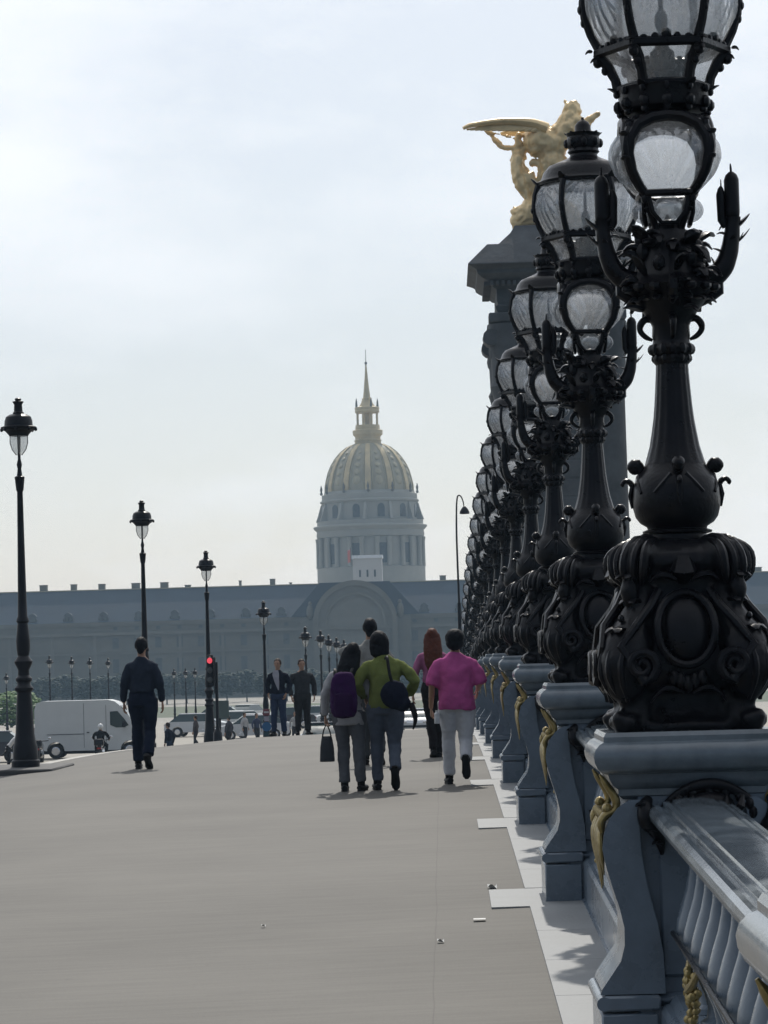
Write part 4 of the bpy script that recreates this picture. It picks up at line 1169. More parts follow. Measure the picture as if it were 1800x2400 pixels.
hb.box(.13, .17, -.18, .18, 1.5, 2.55, .01)
hb.tube([(.05, 0, 2.3), (.19, 0, 2.3)], .02, 6)
hs = hb.build('signal_head', M['post'], t)
for k, (z, m_) in enumerate(((2.45, red), (2.17, M['dark_glass']), (1.89, M['dark_glass']))):
    l = MB().ell((0, -.10, z), (.085, .03, .085), 14, 8); l.build('lens', m_, hs)
    hd = MB(); hd.tube([(.10 * math.cos(R(a)), -.16, z + .10 * math.sin(R(a))) for a in range(0, 181, 20)], .012, 5); hd.build('hood', M['post'], hs)
t = thing('notice_board', 'small grey-green panel on a pole beside the traffic signal', 'board', (X_at(512, 96), 96, ground(-6.2, 96)))
MB().box(-.30, .30, -.03, .03, 1.05, 1.62, .01).build('panel', mat('grey_green_panel', (.10, .13, .12), .6), t)
MB().tube([(0, .05, 0), (0, .05, 1.6)], .035, 8).build('pole', M['post'], t)
t = thing('utility_cabinet', 'low pale grey cabinet standing behind the traffic signal', 'cabinet', (X_at(545, 118), 118.3, -1.95))
cb = MB().box(-.38, .38, -.25, .25, 0, .62, .03); cb.box(-.40, .0, -.28, .28, .62, .68, .02); cb.build('body', mat('cabinet_paint', (.26, .30, .30), .6), t)
MB().box(-.05, -.03, -.262, -.25, .08, .55).build('door_seam', M['post'], t)
sd_ = 107.8
def sign(name, lb, z, shape, m_, w=.12, h=.12):
    t = thing(name, lb, 'sign', (X_at(622, sd_), sd_ - .14, ground(-6.2, sd_)))
    (MB().lathe([(w, -.012), (w, .012)], 24) if shape == 'disc' else MB().box(-w, w, -.012, .012, -h, h, .004))
    b = MB()
    if shape == 'disc':
        q = MB().lathe([(w, -.012), (w, .012)], 24); b.merge(q, Matrix.Translation((0, 0, z)) @ Matrix.Rotation(R(90), 4, 'X'))
    else: b.box(-w, w, -.012, .012, z - h, z + h, .004)
    b.build('panel', m_, t)
    MB().box(-.02, .02, .01, .08, z - .03, z + .03).build('bracket', M['post'], t)
    return t
t = sign('road_sign', 'small dull red and white square sign on the fourth lamp post', 1.62 + 1543 * 0 + .0, 'sq', mat('dull_red_sign', (.16, .04, .05), .6), .12, .12)
MB().box(-.09, .09, -.016, -.0125, 1.59, 1.65).build('white_bar', mat('sign_white', (.5, .48, .48), .6), t)
sign('road_sign', 'pale plate just under the dull red sign', 1.38, 'sq', mat('sign_pale', (.30, .28, .32), .6), .085, .09)
sign('road_sign', 'round blue sign on the fourth lamp post', 1.10, 'disc', mat('sign_blue', (.02, .10, .22), .5), .17)
sign('road_sign', 'square dark teal plate under the round blue sign', .82, 'sq', mat('sign_teal', (.01, .04, .05), .5), .12, .08)

# ------------------------------------------------------------------ vehicles
def wheel(mbp, x, y, r, w, parent):
    q = MB().lathe([(r * .55, -w / 2), (r * .95, -w / 2), (r, -w / 3), (r, w / 3), (r * .95, w / 2), (r * .55, w / 2)], 20)
    b = MB().merge(q, Matrix.Translation((x, y, r)) @ Matrix.Rotation(R(90), 4, 'X'))
    o = b.build('wheel', M['tyre'], parent)
    q = MB().lathe([(r * .58, -w / 2 - .005), (r * .5, -w / 2 - .015), (r * .5, w / 2 + .015), (r * .58, w / 2 + .005)], 12)
    MB().merge(q, Matrix.Translation((x, y, r)) @ Matrix.Rotation(R(90), 4, 'X')).build('rim', M['chrome'], o)
VD = 142.0
vx_ = X_at(76, VD); vz_ = spline(FAR, VD)
t = thing('van', 'tall white panel van parked side-on behind the tallest lamp post', 'van', (vx_, VD, vz_))
out = [(.02, .42), (.0, .7), (.02, 2.35), (.12, 2.66), (.4, 2.74), (3.55, 2.74), (3.85, 2.66), (4.05, 2.5), (4.55, 1.85), (4.72, 1.62), (5.25, 1.42), (5.45, 1.15), (5.52, .75), (5.45, .42), (4.98, .40)]
arcw = lambda cx: [(cx + .42 * math.cos(R(a)), .38 + .42 * math.sin(R(a))) for a in range(0, 181, 18)]
out = out[:-1] + [(5.0, .40)] + arcw(4.52)[0:] + [(4.06, .36), (1.45, .36)] + arcw(1.0) + [(.55, .38)]
vb = MB().prism(out, 0, 1.95)
vo = vb.build('body', M['white_paint'], t, angle=25)
MB().box(.35, 5.2, .12, 1.8, .22, .5).build('underbody', M['post'], t)
for x in (1.0, 4.52):
    for y in (.14, 1.8): wheel(None, x, y, .36, .22, t)
MB().prism([(3.62, 1.55), (3.62, 2.18), (3.98, 2.2), (4.28, 1.85), (4.50, 1.52), (4.3, 1.42), (3.9, 1.42)], -.012, .05).build('side_window', M['car_glass'], t)
MB().prism([(4.10, 2.47), (4.16, 2.42), (4.70, 1.68), (4.60, 1.66)], .12, 1.83).build('windscreen', M['car_glass'], t)
MB().box(4.22, 4.36, -.22, -.05, 1.42, 1.72, .03).build('mirror', M['post'], t)
m_ = MB().box(.6, 2.38, -.015, .0, 1.14, 1.165).build('side_rail', M['post'], t)
MB().box(2.36, 2.375, -.008, .0, .5, 2.6).box(3.42, 3.435, -.008, 0, .5, 2.5).build('door_seam', M['post'], t)
MB().box(2.5, 2.62, -.03, .0, 1.2, 1.24).build('handle', M['post'], t)
MB().box(5.3, 5.49, .02, .35, .82, 1.05, .03).build('headlight', M['chrome'], t)
MB().box(-.02, .03, .03, .18, 1.0, 1.5, .01).build('tail_light', mat('tail_red', (.3, .02, .02), .3), t)
for x, h in ((-1.0, 0),):
    pass

def make_car(label, paint):
    t = thing('parked_car', label, 'car')
    lo = [(0, .32), (.0, .62), (.1, .78), (.9, .92), (1.2, .95), (3.6, .95), (4.1, .93), (4.25, .8), (4.28, .4), (4.1, .28), (3.82, .28)] + [(3.42 + .36 * math.cos(R(a)), .3 + .36 * math.sin(R(a))) for a in range(0, 181, 20)] + [(1.22, .26)] + [(.86 + .36 * math.cos(R(a)), .3 + .36 * math.sin(R(a))) for a in range(0, 181, 20)]
    MB().prism(lo, -.85, .85).build('body', paint, t, angle=25)
    b = MB(); b.loft([[(.95, -.78, .93), (3.95, -.78, .93), (3.95, .78, .93), (.95, .78, .93)], [(1.65, -.62, 1.4), (3.35, -.62, 1.4), (3.35, .62, 1.4), (1.65, .62, 1.4)]])
    b.build('cabin_glass', M['car_glass'], t)
    MB().box(1.62, 3.38, -.63, .63, 1.39, 1.45, .02).build('roof', paint, t)
    for x in (.86, 3.42):
        for y in (-.76, .76): wheel(None, x, y, .31, .2, t)
    for y in (-.62, .62): MB().box(-.02, .06, y - .15, y + .15, .62, .74, .02).build('headlight', M['chrome'], t)
    for y in (-.62, .62): MB().box(4.22, 4.3, y - .14, y + .14, .66, .8, .02).build('tail_light', mat_tail, t)
    MB().box(-.05, .04, -.8, .8, .36, .5, .03).build('bumper', M['post'], t)
    return t
mat_tail = mat('car_tail_red', (.3, .02, .02), .3)
c1 = make_car('pale silver car standing beyond the bridge behind the red signal', M['silver'])
c1['group'] = 'cars waiting beyond the end of the bridge'
c2 = make_car('dark car with a bright roof behind the backpack woman', M['dark_car']); c2['group'] = 'cars waiting beyond the end of the bridge'
c3 = make_car('white car between the two standing men', M['white_paint']); c3['group'] = 'cars waiting beyond the end of the bridge'
def setc(c, px, d, rz, z=None):
    c.location = (X_at(px, d), d, spline(FAR, d) if z is None else z); c.rotation_euler = (0, 0, rz)
setc(c1, 500, 172, .1); setc(c2, 742, 134, PI / 2, -2.2); setc(c3, 700, 178, PI * 1.02)
cars = [(c1, 545, 186, 3.0, 'silver car right of the signal pole, nose to the right'), (c3, 470, 192, .15, 'white car partly behind the third lamp post'), (c2, 590, 205, 0.1, 'dark car in front of the tree row, left of the signed post'),
        (c3, 625, 196, 3.3, 'white car behind the signed lamp post'), (c1, 660, 212, .05, 'silver car seen between the legs of the standing men'), (c2, 905, 140, PI / 2 + .1, 'dark car seen past the blue shoulder bag'),
        (c1, 968, 178, PI / 2, 'silver car between the green jumper and the red-haired woman'), (c2, -150, 139, .05, 'dark car tail at the left edge behind the tallest lamp post'), (c1, 590, 226, 3.1, 'small silver car farthest back, above the dark car'),
        (c3, 545, 232, 1.2, 'small white car far back near the clipped trees'), (c3, 735, 208, .2, 'white car far back above the dark car roof')]
for src, px, d, rz, lb in cars:
    c = dup(src, label=lb); setc(c, px, d, rz)

def make_scooter(label, x, d, z):
    t = thing('motorcycle', label, 'motorcycle', (x, d, z))
    q = MB()
    for y in (-.62, .68):
        w_ = MB().lathe([(.17, -.07), (.29, -.07), (.31, -.04), (.31, .04), (.29, .07), (.17, .07)], 18)
        MB().merge(w_, Matrix.Translation((0, y, .31)) @ Matrix.Rotation(R(90), 4, 'Y')).build('wheel', M['tyre'], t)
    b = MB(); b.tube([(0, -.75, .72), (0, -.45, .78), (0, .0, .74), (0, .3, .80), (0, .45, .88)], [.10, .16, .17, .15, .08], 12, sm=4)
    b.tube([(0, -.3, .4), (0, .1, .38), (0, .4, .5)], [.14, .18, .14], 10, sm=3)
    b.tube([(0, .45, .9), (0, .6, .6), (0, .68, .33)], [.05, .05, .05], 8)
    b.build('body', M['dark_car'], t)
    b = MB().tube([(-.36, .30, 1.02), (-.15, .42, 1.0), (.15, .42, 1.0), (.36, .30, 1.02)], [.02, .022, .022, .02], 8, sm=3); b.build('handlebar', M['post'], t)
    for s in (-1, 1): MB().ell((s * .42, .36, 1.14), (.07, .02, .045), 10, 6).build('mirror', M['chrome'], t)
    MB().box(-.21, .21, -.98, -.62, .78, 1.08, .05).build('top_case', M['post'], t)
    MB().box(-.09, .09, -.88, -.86, .62, .70, .01).build('tail_light', mat_tail, t)
    return t
MX, MD = X_at(232, 134), 134.0
make_scooter('black motorcycle with its rider in front of the white van', MX, MD, -2.25)
make_scooter('motorcycle beside the foot of the tallest lamp post', X_at(88, 137), 137.0, -2.3)

# ------------------------------------------------------------------ clipped trees before the palace, bushes
def crown_mb(rn, w, h, z0, n, s=.35, box=.8):
    b = MB()
    for _ in range(n):
        while True:
            p = Vector((rn.uniform(-1, 1), rn.uniform(-1, 1), rn.uniform(-1, 1)))
            L_ = (abs(p.x) ** 3 + abs(p.y) ** 3 + abs(p.z) ** 3) ** (1 / 3)
            if .55 < L_ < 1 or (L_ < 1 and rn.random() < .3): break
        p = Vector((p.x * w, p.y * w, z0 + h / 2 + p.z * h / 2))
        M_ = Matrix.Rotation(rn.uniform(0, 6.3), 3, 'Z') @ Matrix.Rotation(rn.uniform(-.9, .9), 3, 'X')
        k = s * rn.uniform(.6, 1.3)
        b.add([p + M_ @ Vector(v) for v in ((-k, -k * .6, 0), (k, -k * .5, .1 * k), (k * .7, k * .7, 0), (-k * .6, k * .6, .15 * k), (0, 0, k * .5))], [(0, 1, 2, 3), (0, 1, 4), (2, 3, 4), (1, 2, 4), (3, 0, 4)])
    return b
def make_tree(label, rn, w, h, tr_h, n, nm='clipped_tree', s=.35):
    t = thing(nm, label, 'tree')
    b = MB().tube([(0, 0, -.2), (.03, 0, tr_h * .5), (0, .02, tr_h + h * .3)], [.2, .15, .1], 8, sm=2)
    for k in range(5):
        a = k * 1.3; b.tube([(0, 0, tr_h), (math.cos(a) * w * .4, math.sin(a) * w * .4, tr_h + h * .35), (math.cos(a) * w * .6, math.sin(a) * w * .6, tr_h + h * .6)], [.08, .05, .02], 6)
    b.build('trunk', M['bark'], t)
    crown_mb(rn, w, h, tr_h, n, s).build('crown', M['leafm'], t, angle=None)
    return t
rn = random.Random(11)
protos = [make_tree('', rn, 2.6, 4.3 + .4 * k, 1.6, 700, s=.42) for k in range(3)]
pxs = [(60 + 47 * k) for k in range(38)]
k_ = 0
for i, px in enumerate(pxs):
    if 800 < px < 868: continue
    d = 604 + 14 * (i % 3) + rn.uniform(-3, 3)
    src = protos[k_ % 3]
    where = 'left of the signal' if px < 480 else 'between the signal and the far lamp file' if px < 800 else 'right of the portal axis, behind the walkers' if px < 1090 else 'at the right edge beyond the parapet'
    lb = 'dark clipped tree before the palace'
    o = src if k_ < 3 else dup(src)
    o.location = (X_at(px, d), d, -6.0); o.rotation_euler = (0, 0, rn.uniform(0, 6)); 
    o['label'] = 'dark clipped tree in the low row along the palace front'; o['group'] = 'clipped trees along the palace front'
    k_ += 1
gb = make_tree('bright green bush at the left edge beyond the road', random.Random(5), 3.0, 3.4, .4, 900, 'green_bush', .3)
gb['category'] = 'bush'; gb.location = (X_at(22, 300), 300, -4.0)
gm = mat('bright_foliage', (.12, .20, .06), .7, 0, .3, 1.2)
for c in gb.children:
    if c.name.startswith('crown'): c.data.materials.clear(); c.data.materials.append(gm)

# litter on the walk
LM = mat('paper_white', (.62, .62, .6), .8)
for k, (x, d, s, lb) in enumerate(((.165, 17.4, .035, 'white flattened paper scrap beside the pale stone tongue'), (-.06, 16.4, .018, 'small pale crumpled scrap left of the pavement joint'), (.27, 19.3, .03, 'crumpled scrap by the edge of the pale strip, above the white one'), (-1.1, 17.6, .012, 'tiny pale scrap alone in the middle of the walk'), (-2.4, 15.6, .012, 'tiny dark-sided scrap on the open walk at left'))):
    b = MB().grid(lambda u, v: ((u - .5) * 2 * s, (v - .5) * 2.4 * s, .006 + .012 * math.sin(4 * u + 3 * v) * (k != 0) * s / .02), 4, 3)
    o = b.build('paper_scrap', LM, None, (x, d, ground(x, d) + .008)); tag(o, lb, 'litter')
# ------------------------------------------------------------------ people
def ring(cx, cy, z, rx, ry, n=18, e=2.4):
    o = []
    for i in range(n):
        a = 2 * PI * i / n; ca, sa = math.cos(a), math.sin(a)
        k = (abs(ca) ** e + abs(sa) ** e) ** (-1 / e)
        o.append((cx + rx * k * ca, cy + ry * k * sa, z))
    return o
def hand(mb, w, d, side, palm_n, curl=.5):
    """five-fingered hand: w wrist, d pointing direction, side = thumb direction, palm_n = palm normal"""
    w = Vector(w); d = Vector(d).normalized(); s = Vector(side); s = (s - d * s.dot(d)).normalized(); n = d.cross(s).normalized()
    if n.dot(Vector(palm_n)) < 0: n = -n
    mb.tube([w - d * .01, w + d * .03, w + d * .065, w + d * .085], [.024, .032, .036, .030], 10, flat=.45, up=n)
    for k, L_ in enumerate((.068, .078, .073, .055)):
        b0 = w + d * .08 + s * (.026 - .0175 * k)
        p = [b0]; a = 0
        for q in range(3):
            a += curl * (.5 + .3 * q)
            p.append(p[-1] + (d * math.cos(a) + n * math.sin(a)) * L_ * (.42, .32, .26)[q])
        mb.tube(p, [.0092, .0088, .008, .006], 7)
    b0 = w + d * .022 + s * .024
    mb.tube([b0, b0 + (s * .6 + d * .8) * .032 + n * .008, b0 + (s * .35 + d) * .055 + n * .018, b0 + (s * .15 + d) * .072 + n * .028], [.013, .0115, .0095, .006], 8)

def person(label, loc, rz, H=1.7, wide=1.0, top=None, top_hem=.88, sleeve='long', trousers=None, hair='short', hair_m=None, legs=None, arms=None, head_dx=(0, 0), head_tilt=0, hip_w=1.0, lean=0.0, skin=None, top_loose=1.0, name='person', belly=1.0, cuff=1.0, group=None, helmet=None, fine=True):
    """figure facing +Y, built at 1.70 m and scaled; legs: ((knee),(ankle),(toe dir)) for left(-1) and right(+1)"""
    t = thing(name, label, 'person', loc, rz, group); t.scale = (H / 1.7,) * 3
    skin = skin or M['skin']
    W = wide
    L = legs or (((-.10, .03, .49), (-.105, -.01, .085), (-.12, 1, 0)), ((.10, .03, .49), (.105, -.01, .085), (.12, 1, 0)))
    A = arms or (((-.265 * W, -.02, 1.12), (-.275 * W, .05, .86)), ((.265 * W, -.02, 1.12), (.275 * W, .05, .86)))
    ly = lambda z: lean * max(0, z - .95)
    hx, hy = head_dx[0], head_dx[1] + ly(1.6)
    # continuous skin body
    b = MB()
    b.loft([ring(0, ly(z), z, rx * W, ry) for z, rx, ry in ((.86, .13, .09), (.98, .125, .085), (1.12, .115, .08), (1.28, .125, .08), (1.37, .125, .07), (1.43, .09, .06), (1.46, .055, .055))])
    b.tube([(0, ly(1.4) - .01, 1.40), (hx * .4, hy * .8 + ly(1.46) * .1, 1.47), (hx * .8, hy, 1.53)], [.062, .054, .052], 14)
    hc = Vector((hx, hy + .005, 1.592))
    Rm = Matrix.Rotation(head_tilt, 3, 'Y')
    hd = MB()
    hd.ell((0, 0, .02), (.074, .094, .098), 18, 12); hd.ell((0, .02, -.045), (.056, .066, .062), 14, 9)
    hd.ell((0, .092, -.01), (.011, .022, .022), 8, 6); hd.ell((0, .082, -.052), (.024, .012, .008), 8, 6); hd.ell((0, .074, -.09), (.024, .02, .018), 8, 6)
    for s in (-1, 1):
        hd.ell((s * .076, -.005, -.005), (.010, .020, .031), 8, 6)
        hd.ell((s * .03, .082, .022), (.018, .010, .007), 8, 5)
    b.v += [] 
    b.add([hc + Rm @ Vector(v) for v in hd.v], hd.f)
    sh = [Vector((s * .165 * W, ly(1.38), 1.375)) for s in (-1, 1)]
    for i in (0, 1):
        el, wr = Vector(A[i][0]), Vector(A[i][1])
        b.tube([sh[i] + Vector(((1, -1)[i] * .035, 0, -.025)), sh[i].lerp(el, .5), el, el.lerp(wr, .4), wr], [.038, .042, .038, .036, .025], 10)
        kn, an = Vector(L[i][0]), Vector(L[i][1]); hp = Vector((s_ * .085, 0, .88)) if (s_ := (-1, 1)[i]) else None
        b.tube([hp, hp.lerp(kn, .5), kn, kn.lerp(an, .35), an], [.085, .075, .052, .05, .036], 12)
    fin = MB()
    for i in (0, 1):
        el, wr = Vector(A[i][0]), Vector(A[i][1]); d = wr - el
        s = (-1, 1)[i]
        hand(fin, wr, A[i][2] if len(A[i]) > 2 else (d.normalized() + Vector((0, 0, -.4))), A[i][3] if len(A[i]) > 3 else (0, 1, .1), A[i][4] if len(A[i]) > 4 else (-s, 0, 0), A[i][5] if len(A[i]) > 5 else .5)
    body = bake(b, .014 if fine else .03, skin, 'body', parent=t, smooth=2, extra=fin)
    eyes = MB()
    for s in (-1, 1): eyes.ell(hc + Rm @ Vector((s * .030, .086, .018)), (.011, .005, .006), 8, 5)
    # trousers
    if trousers:
        b = MB()
        b.loft([ring(0, 0, z, rx * W * hip_w, ry * belly) for z, rx, ry in ((.82, .155, .115), (.90, .165, .118), (.97, .155, .108), (1.04, .14, .10))])
        for i in (0, 1):
            s = (-1, 1)[i]; kn, an = Vector(L[i][0]), Vector(L[i][1]); hp = Vector((s * .082 * W * hip_w, 0, .86))
            an2 = an + (kn - an).normalized() * .02
            b.tube([hp + Vector((0, 0, .06)), hp.lerp(kn, .25), hp.lerp(kn, .6), kn, kn.lerp(an2, .4), an2.lerp(kn, .1), an2], [.098 * W * hip_w, .096 * W * hip_w, .082 * W, .068 * W * (1 + (cuff - 1) * .5), .064 * W * cuff, .060 * W * cuff, .060 * W * cuff], 16)
        bake(b, .015 if fine else .03, trousers, 'trousers', .015, 9, 2, t)
    # top
    if top:
        b = MB(); Lz = top_loose
        hw = .150 * W * hip_w * Lz if top_hem < .95 else .135 * W * Lz
        prof = [(top_hem, hw, .118 * belly * Lz), (top_hem + .03, hw * 1.02, .122 * belly * Lz), (1.02, .150 * W * Lz, .118 * belly * Lz), (1.12, .148 * W * Lz, .117 * belly), (1.25, .165 * W, .122 * belly), (1.32, .172 * W, .115), (1.37, .155 * W, .10), (1.405, .12 * W, .085), (1.435, .085 * W, .072), (1.462, .060, .060)]
        b.loft([ring(0, ly(z), z, rx, ry) for z, rx, ry in prof])
        for i in (0, 1):
            s = (-1, 1)[i]; el, wr = Vector(A[i][0]), Vector(A[i][1]); s0 = sh[i] + Vector((-s * .05, 0, -.01))
            if sleeve == 'long':
                w2 = el.lerp(wr, .93)
                b.tube([s0, sh[i] + Vector((s * .006, 0, -.035)), sh[i].lerp(el, .55), el, el.lerp(wr, .5), w2], [.050 * W, .061 * W, .062 * W, .056 * W, .050 * W, .042 * W], 14)
            else:
                b.tube([s0, sh[i] + Vector((s * .004, 0, -.04)), sh[i].lerp(el, .6), sh[i].lerp(el, 1.1)], [.050 * W, .060 * W, .068 * W, .068 * W], 14)
        bake(b, .015 if fine else .03, top, 'top', .016, 8, 2, t)
    # shoes
    for i in (0, 1):
        an, td_ = Vector(L[i][1]), Vector(L[i][2]).normalized()
        upv = Vector((0, 0, 1)); upv = (upv - td_ * upv.dot(td_)); 
        if upv.length < .1: upv = Vector((0, 1, 0)); upv -= td_ * upv.dot(td_)
        upv.normalize()
        base = an - upv * .045
        b = MB()
        b.tube([base - td_ * .075, base - td_ * .05, base + td_ * .03, base + td_ * .12, base + td_ * .175, base + td_ * .20], [.030, .042, .044, .050, .042, .018], 14, flat=.78, up=upv)
        b.tube([an + upv * .05, an - upv * .01, an - upv * .03 + td_ * .04], [.045, .046, .04], 12)
        b.tube([base - upv * .030 - td_ * .08, base - upv * .032 - td_ * .03, base - upv * .030 + td_ * .04, base - upv * .030 + td_ * .12, base - upv * .026 + td_ * .195], [.030, .042, .036, .05, .02], 14, flat=.28, up=upv)
        b.build('shoe', M['shoe'], t)
    # hair
    if hair and hair_m:
        b = MB(); q = MB()
        q.ell((0, -.012, .034), (.084, .100, .100), 20, 12)
        if hair == 'short':
            q.tube([(0, -.075, .02), (0, -.07, -.05), (0, -.055, -.085)], [.05, .052, .03], 12, flat=.7, up=(0, 1, 0))
            for s in (-1, 1): q.ell((s * .072, -.01, .02), (.018, .035, .045), 8, 6)
        if hair == 'full':
            q.ell((0, -.03, .03), (.108, .105, .105), 18, 12); q.ell((0, -.055, -.03), (.10, .07, .08), 16, 10)
        if hair == 'bob':
            q.ell((0, -.03, .02), (.10, .10, .11), 18, 12); q.tube([(0, -.04, .03), (0, -.05, -.05), (0, -.055, -.13), (0, -.05, -.16)], [.105, .11, .10, .06], 16, flat=.62, up=(0, 1, 0))
        if hair == 'long':
            q.tube([(0, -.03, .05), (0, -.06, -.05), (0, -.10, -.18), (0, -.13, -.32), (.01, -.13, -.42), (.01, -.12, -.48)], [.10, .12, .13, .12, .09, .02], 16, flat=.5, up=(0, 1, 0), sm=3)
        # face side stays open: push the shell back
        vs = []
        for v in q.v:
            v = Vector(v)
            if v.y > .045 and v.z < .075: v.y = .045
            vs.append(hc + Rm @ v)
        b.add(vs, q.f)
        ob = bake(b, .010 if fine else .02, hair_m, 'hair', .006, 26, 1, t)
    if helmet:
        q = MB(); q.ell(hc + Vector((0, -.01, .02)), (.125, .14, .135), 20, 12); q.build('helmet', helmet, t)
    t_eyes = eyes.build('eyes', M['shoe'], body)
    return t

def px_ground(px, d, dz=0.0):
    x = X_at(px, d, ground(0, d) - EYE)
    return (x, d, ground(x, d) + dz)
CL = lambda n, c, v=.12: cloth(n, c, v)
# walking leg sets (facing +Y): the trailing foot shows its sole to the camera
def walk(front=1, stride=.16, lift=.10, toe=.95, sp=.09):
    f = ((front * sp, .10, .50), (front * (sp + .005), stride * .9, .085), (front * .10, 1, 0))
    k = ((-front * sp, .02, .475), (-front * (sp - .005), -stride * 1.3, .12 + lift), (-front * .06, .45, -toe))
    return (k, f) if front == 1 else (f, k)
STAND = (((-.10, .02, .49), (-.12, -.01, .085), (-.25, 1, 0)), ((.10, .02, .49), (.12, -.01, .085), (.25, 1, 0)))

# man in dark suit walking at left
loc = px_ground(338, 40.2)
person('man seen from behind in dark navy clothes walking alone at left', loc, R(-4), 1.75, .98, CL('dark_navy_shirt', (.020, .027, .043)), 1.0, 'long', CL('dark_blue_trousers', (.010, .015, .030)), 'short', M['hair_black'],
       walk(-1, .13, .05, .5), arms=(((-.235, -.03, 1.11), (-.255, .05, .86)), ((.235, -.03, 1.11), (.255, .04, .86))), hip_w=1.15, cuff=1.25, top_loose=1.12)
# tall man ahead of the group, arm raised
loc = px_ground(876, 37.6)
person('tall man in a pale grey shirt, elbow raised, beyond the green jumper', loc, 0, 1.82, 1.0, CL('pale_grey_shirt', (.20, .20, .19)), .95, 'long', CL('grey_trousers', (.06, .065, .07)), 'short', M['hair_black'],
       walk(-1, .14, .02, .4), arms=(((-.33, .10, 1.33), (-.14, .22, 1.30), (1, .1, .0), (0, 0, 1), (0, -1, 0)), ((.26, .02, 1.13), (.22, .2, .98))))
# left woman with purple backpack
loc = px_ground(822, 31.1)
person('long-haired woman in a pale grey jacket under a purple backpack', loc, R(-6), 1.525, 1.0, CL('pale_jacket', (.30, .30, .31)), .76, 'long', CL('grey_slacks', (.10, .105, .115)), 'long', M['hair_black'],
       (((-.075, .05, .49), (-.07, .03, .085), (-.1, 1, 0)), ((.115, -.02, .49), (.13, -.02, .085), (.15, 1, 0))), arms=(((-.26, -.05, 1.12), (-.27, -.01, .87), (0, 0, -1), (0, 1, 0), (1, 0, 0), 1.1), ((.25, -.02, 1.13), (.22, .18, 1.05))),
       head_dx=(.06, .02), head_tilt=.22, top_loose=1.10, hip_w=1.12, cuff=1.12)
# woman in green
loc = px_ground(908, 31.0)
person('woman in an olive green jumper and blue-grey trousers, dark bobbed hair', loc, R(2), 1.63, 1.06, CL('olive_green_knit', (.14, .165, .05), .08), .88, 'long', CL('blue_grey_trousers', (.085, .10, .13)), 'bob', M['hair_black'],
       walk(-1, .13, .09, 1.1, .095), arms=(((-.30, -.03, 1.14), (-.22, .12, 1.0)), ((.335, -.05, 1.16), (.26, .10, 1.02))), head_dx=(-.045, .03), head_tilt=-.04, hip_w=1.10, top_loose=1.05, belly=1.12)
# red-haired woman
loc = px_ground(1020, 39.2)
person('woman with long red hair in a mauve cardigan and dark trousers', loc, R(6), 1.67, .92, CL('mauve_cardigan', (.28, .10, .19)), .97, 'long', CL('black_trousers', (.018, .016, .018)), 'long', M['hair_red'],
       (((-.045, .02, .49), (-.02, -.03, .10), (.0, 1, -.3)), ((.07, .06, .49), (.06, .04, .085), (.05, 1, 0))), arms=(((-.24, -.03, 1.12), (-.27, .0, .86)), ((.24, -.03, 1.12), (.25, .05, .88))), hip_w=1.05)
# woman in pink
loc = px_ground(1075, 31.5)
person('woman in a loose magenta jumper and pale grey trousers with short black hair', loc, R(0), 1.61, 1.12, CL('magenta_knit', (.40, .08, .24), .08), .82, 'short', CL('pale_grey_trousers', (.52, .53, .56), .05), 'full', M['hair_black'],
       walk(-1, .15, .15, 1.6, .095), arms=(((-.265, -.03, 1.12), (-.285, .06, .84), (.1, .2, -1), (0, 1, 0), (1, 0, 0), 1.0), ((.27, -.03, 1.13), (.24, .18, 1.03))), top_loose=1.16, belly=1.2, hip_w=1.06)
# two men standing, half turned to the camera
loc = px_ground(655, 68.5)
person('man in a navy cardigan over a white shirt by the signed lamp post', loc, R(168), 1.76, 1.05, CL('navy_cardigan', (.010, .013, .024)), .93, 'long', CL('blue_jeans', (.03, .045, .085)), 'short', M['hair_brown'],
       STAND, arms=(((-.26, -.06, 1.12), (-.20, .08, .93)), ((.26, -.06, 1.12), (.20, .08, .93))))
c_ = [o for o in bpy.data.objects if o.get('label', '').startswith('man in a navy cardigan')][0]
sv = MB().prism([(-.01, 1.44), (.085, 1.45), (.06, 1.2), (-.07, .98), (-.03, 1.2), (-.04, 1.4)], .125, .155)
sv = MB(); sv.loft([[(-.03, .10, 1.46), (.075, .10, 1.46), (.075, .07, 1.46), (-.03, .07, 1.46)], [(-.055, .125, 1.36), (.09, .125, 1.36), (.09, .09, 1.36), (-.055, .09, 1.36)], [(-.06, .142, 1.2), (.04, .142, 1.2), (.04, .10, 1.2), (-.06, .10, 1.2)], [(-.05, .138, 1.02), (-.035, .138, 1.02), (-.035, .1, 1.02), (-.05, .1, 1.02)]])
sv.build('shirt_front', CL('white_shirt', (.30, .30, .34)), c_)
loc = px_ground(711, 71.5)
person('standing man in a dark grey jumper and dark trousers', loc, R(195), 1.80, 1.16, CL('dark_grey_knit', (.030, .032, .036)), .93, 'long', CL('charcoal_trousers', (.025, .026, .028)), 'short', M['hair_brown'],
       STAND, arms=(((-.29, -.05, 1.12), (-.27, .04, .88)), ((.29, -.05, 1.12), (.26, .06, .88))), belly=1.15)
# motorcyclist
mseat = (MX, MD - .15, -2.25 - .02)
person('motorcyclist in black with a white helmet riding away before the van', mseat, 0, 1.72, 1.15, CL('black_jacket', (.012, .012, .014)), .86, 'long', CL('black_riding_trousers', (.01, .01, .012)), None, None,
       (((-.24, .34, .78), (-.20, .18, .40), (0, 1, -.1)), ((.24, .34, .78), (.20, .18, .40), (0, 1, -.1))), arms=(((-.34, .12, 1.16), (-.34, .40, 1.06)), ((.34, .12, 1.16), (.34, .40, 1.06))), lean=.12, helmet=M['white_paint'])
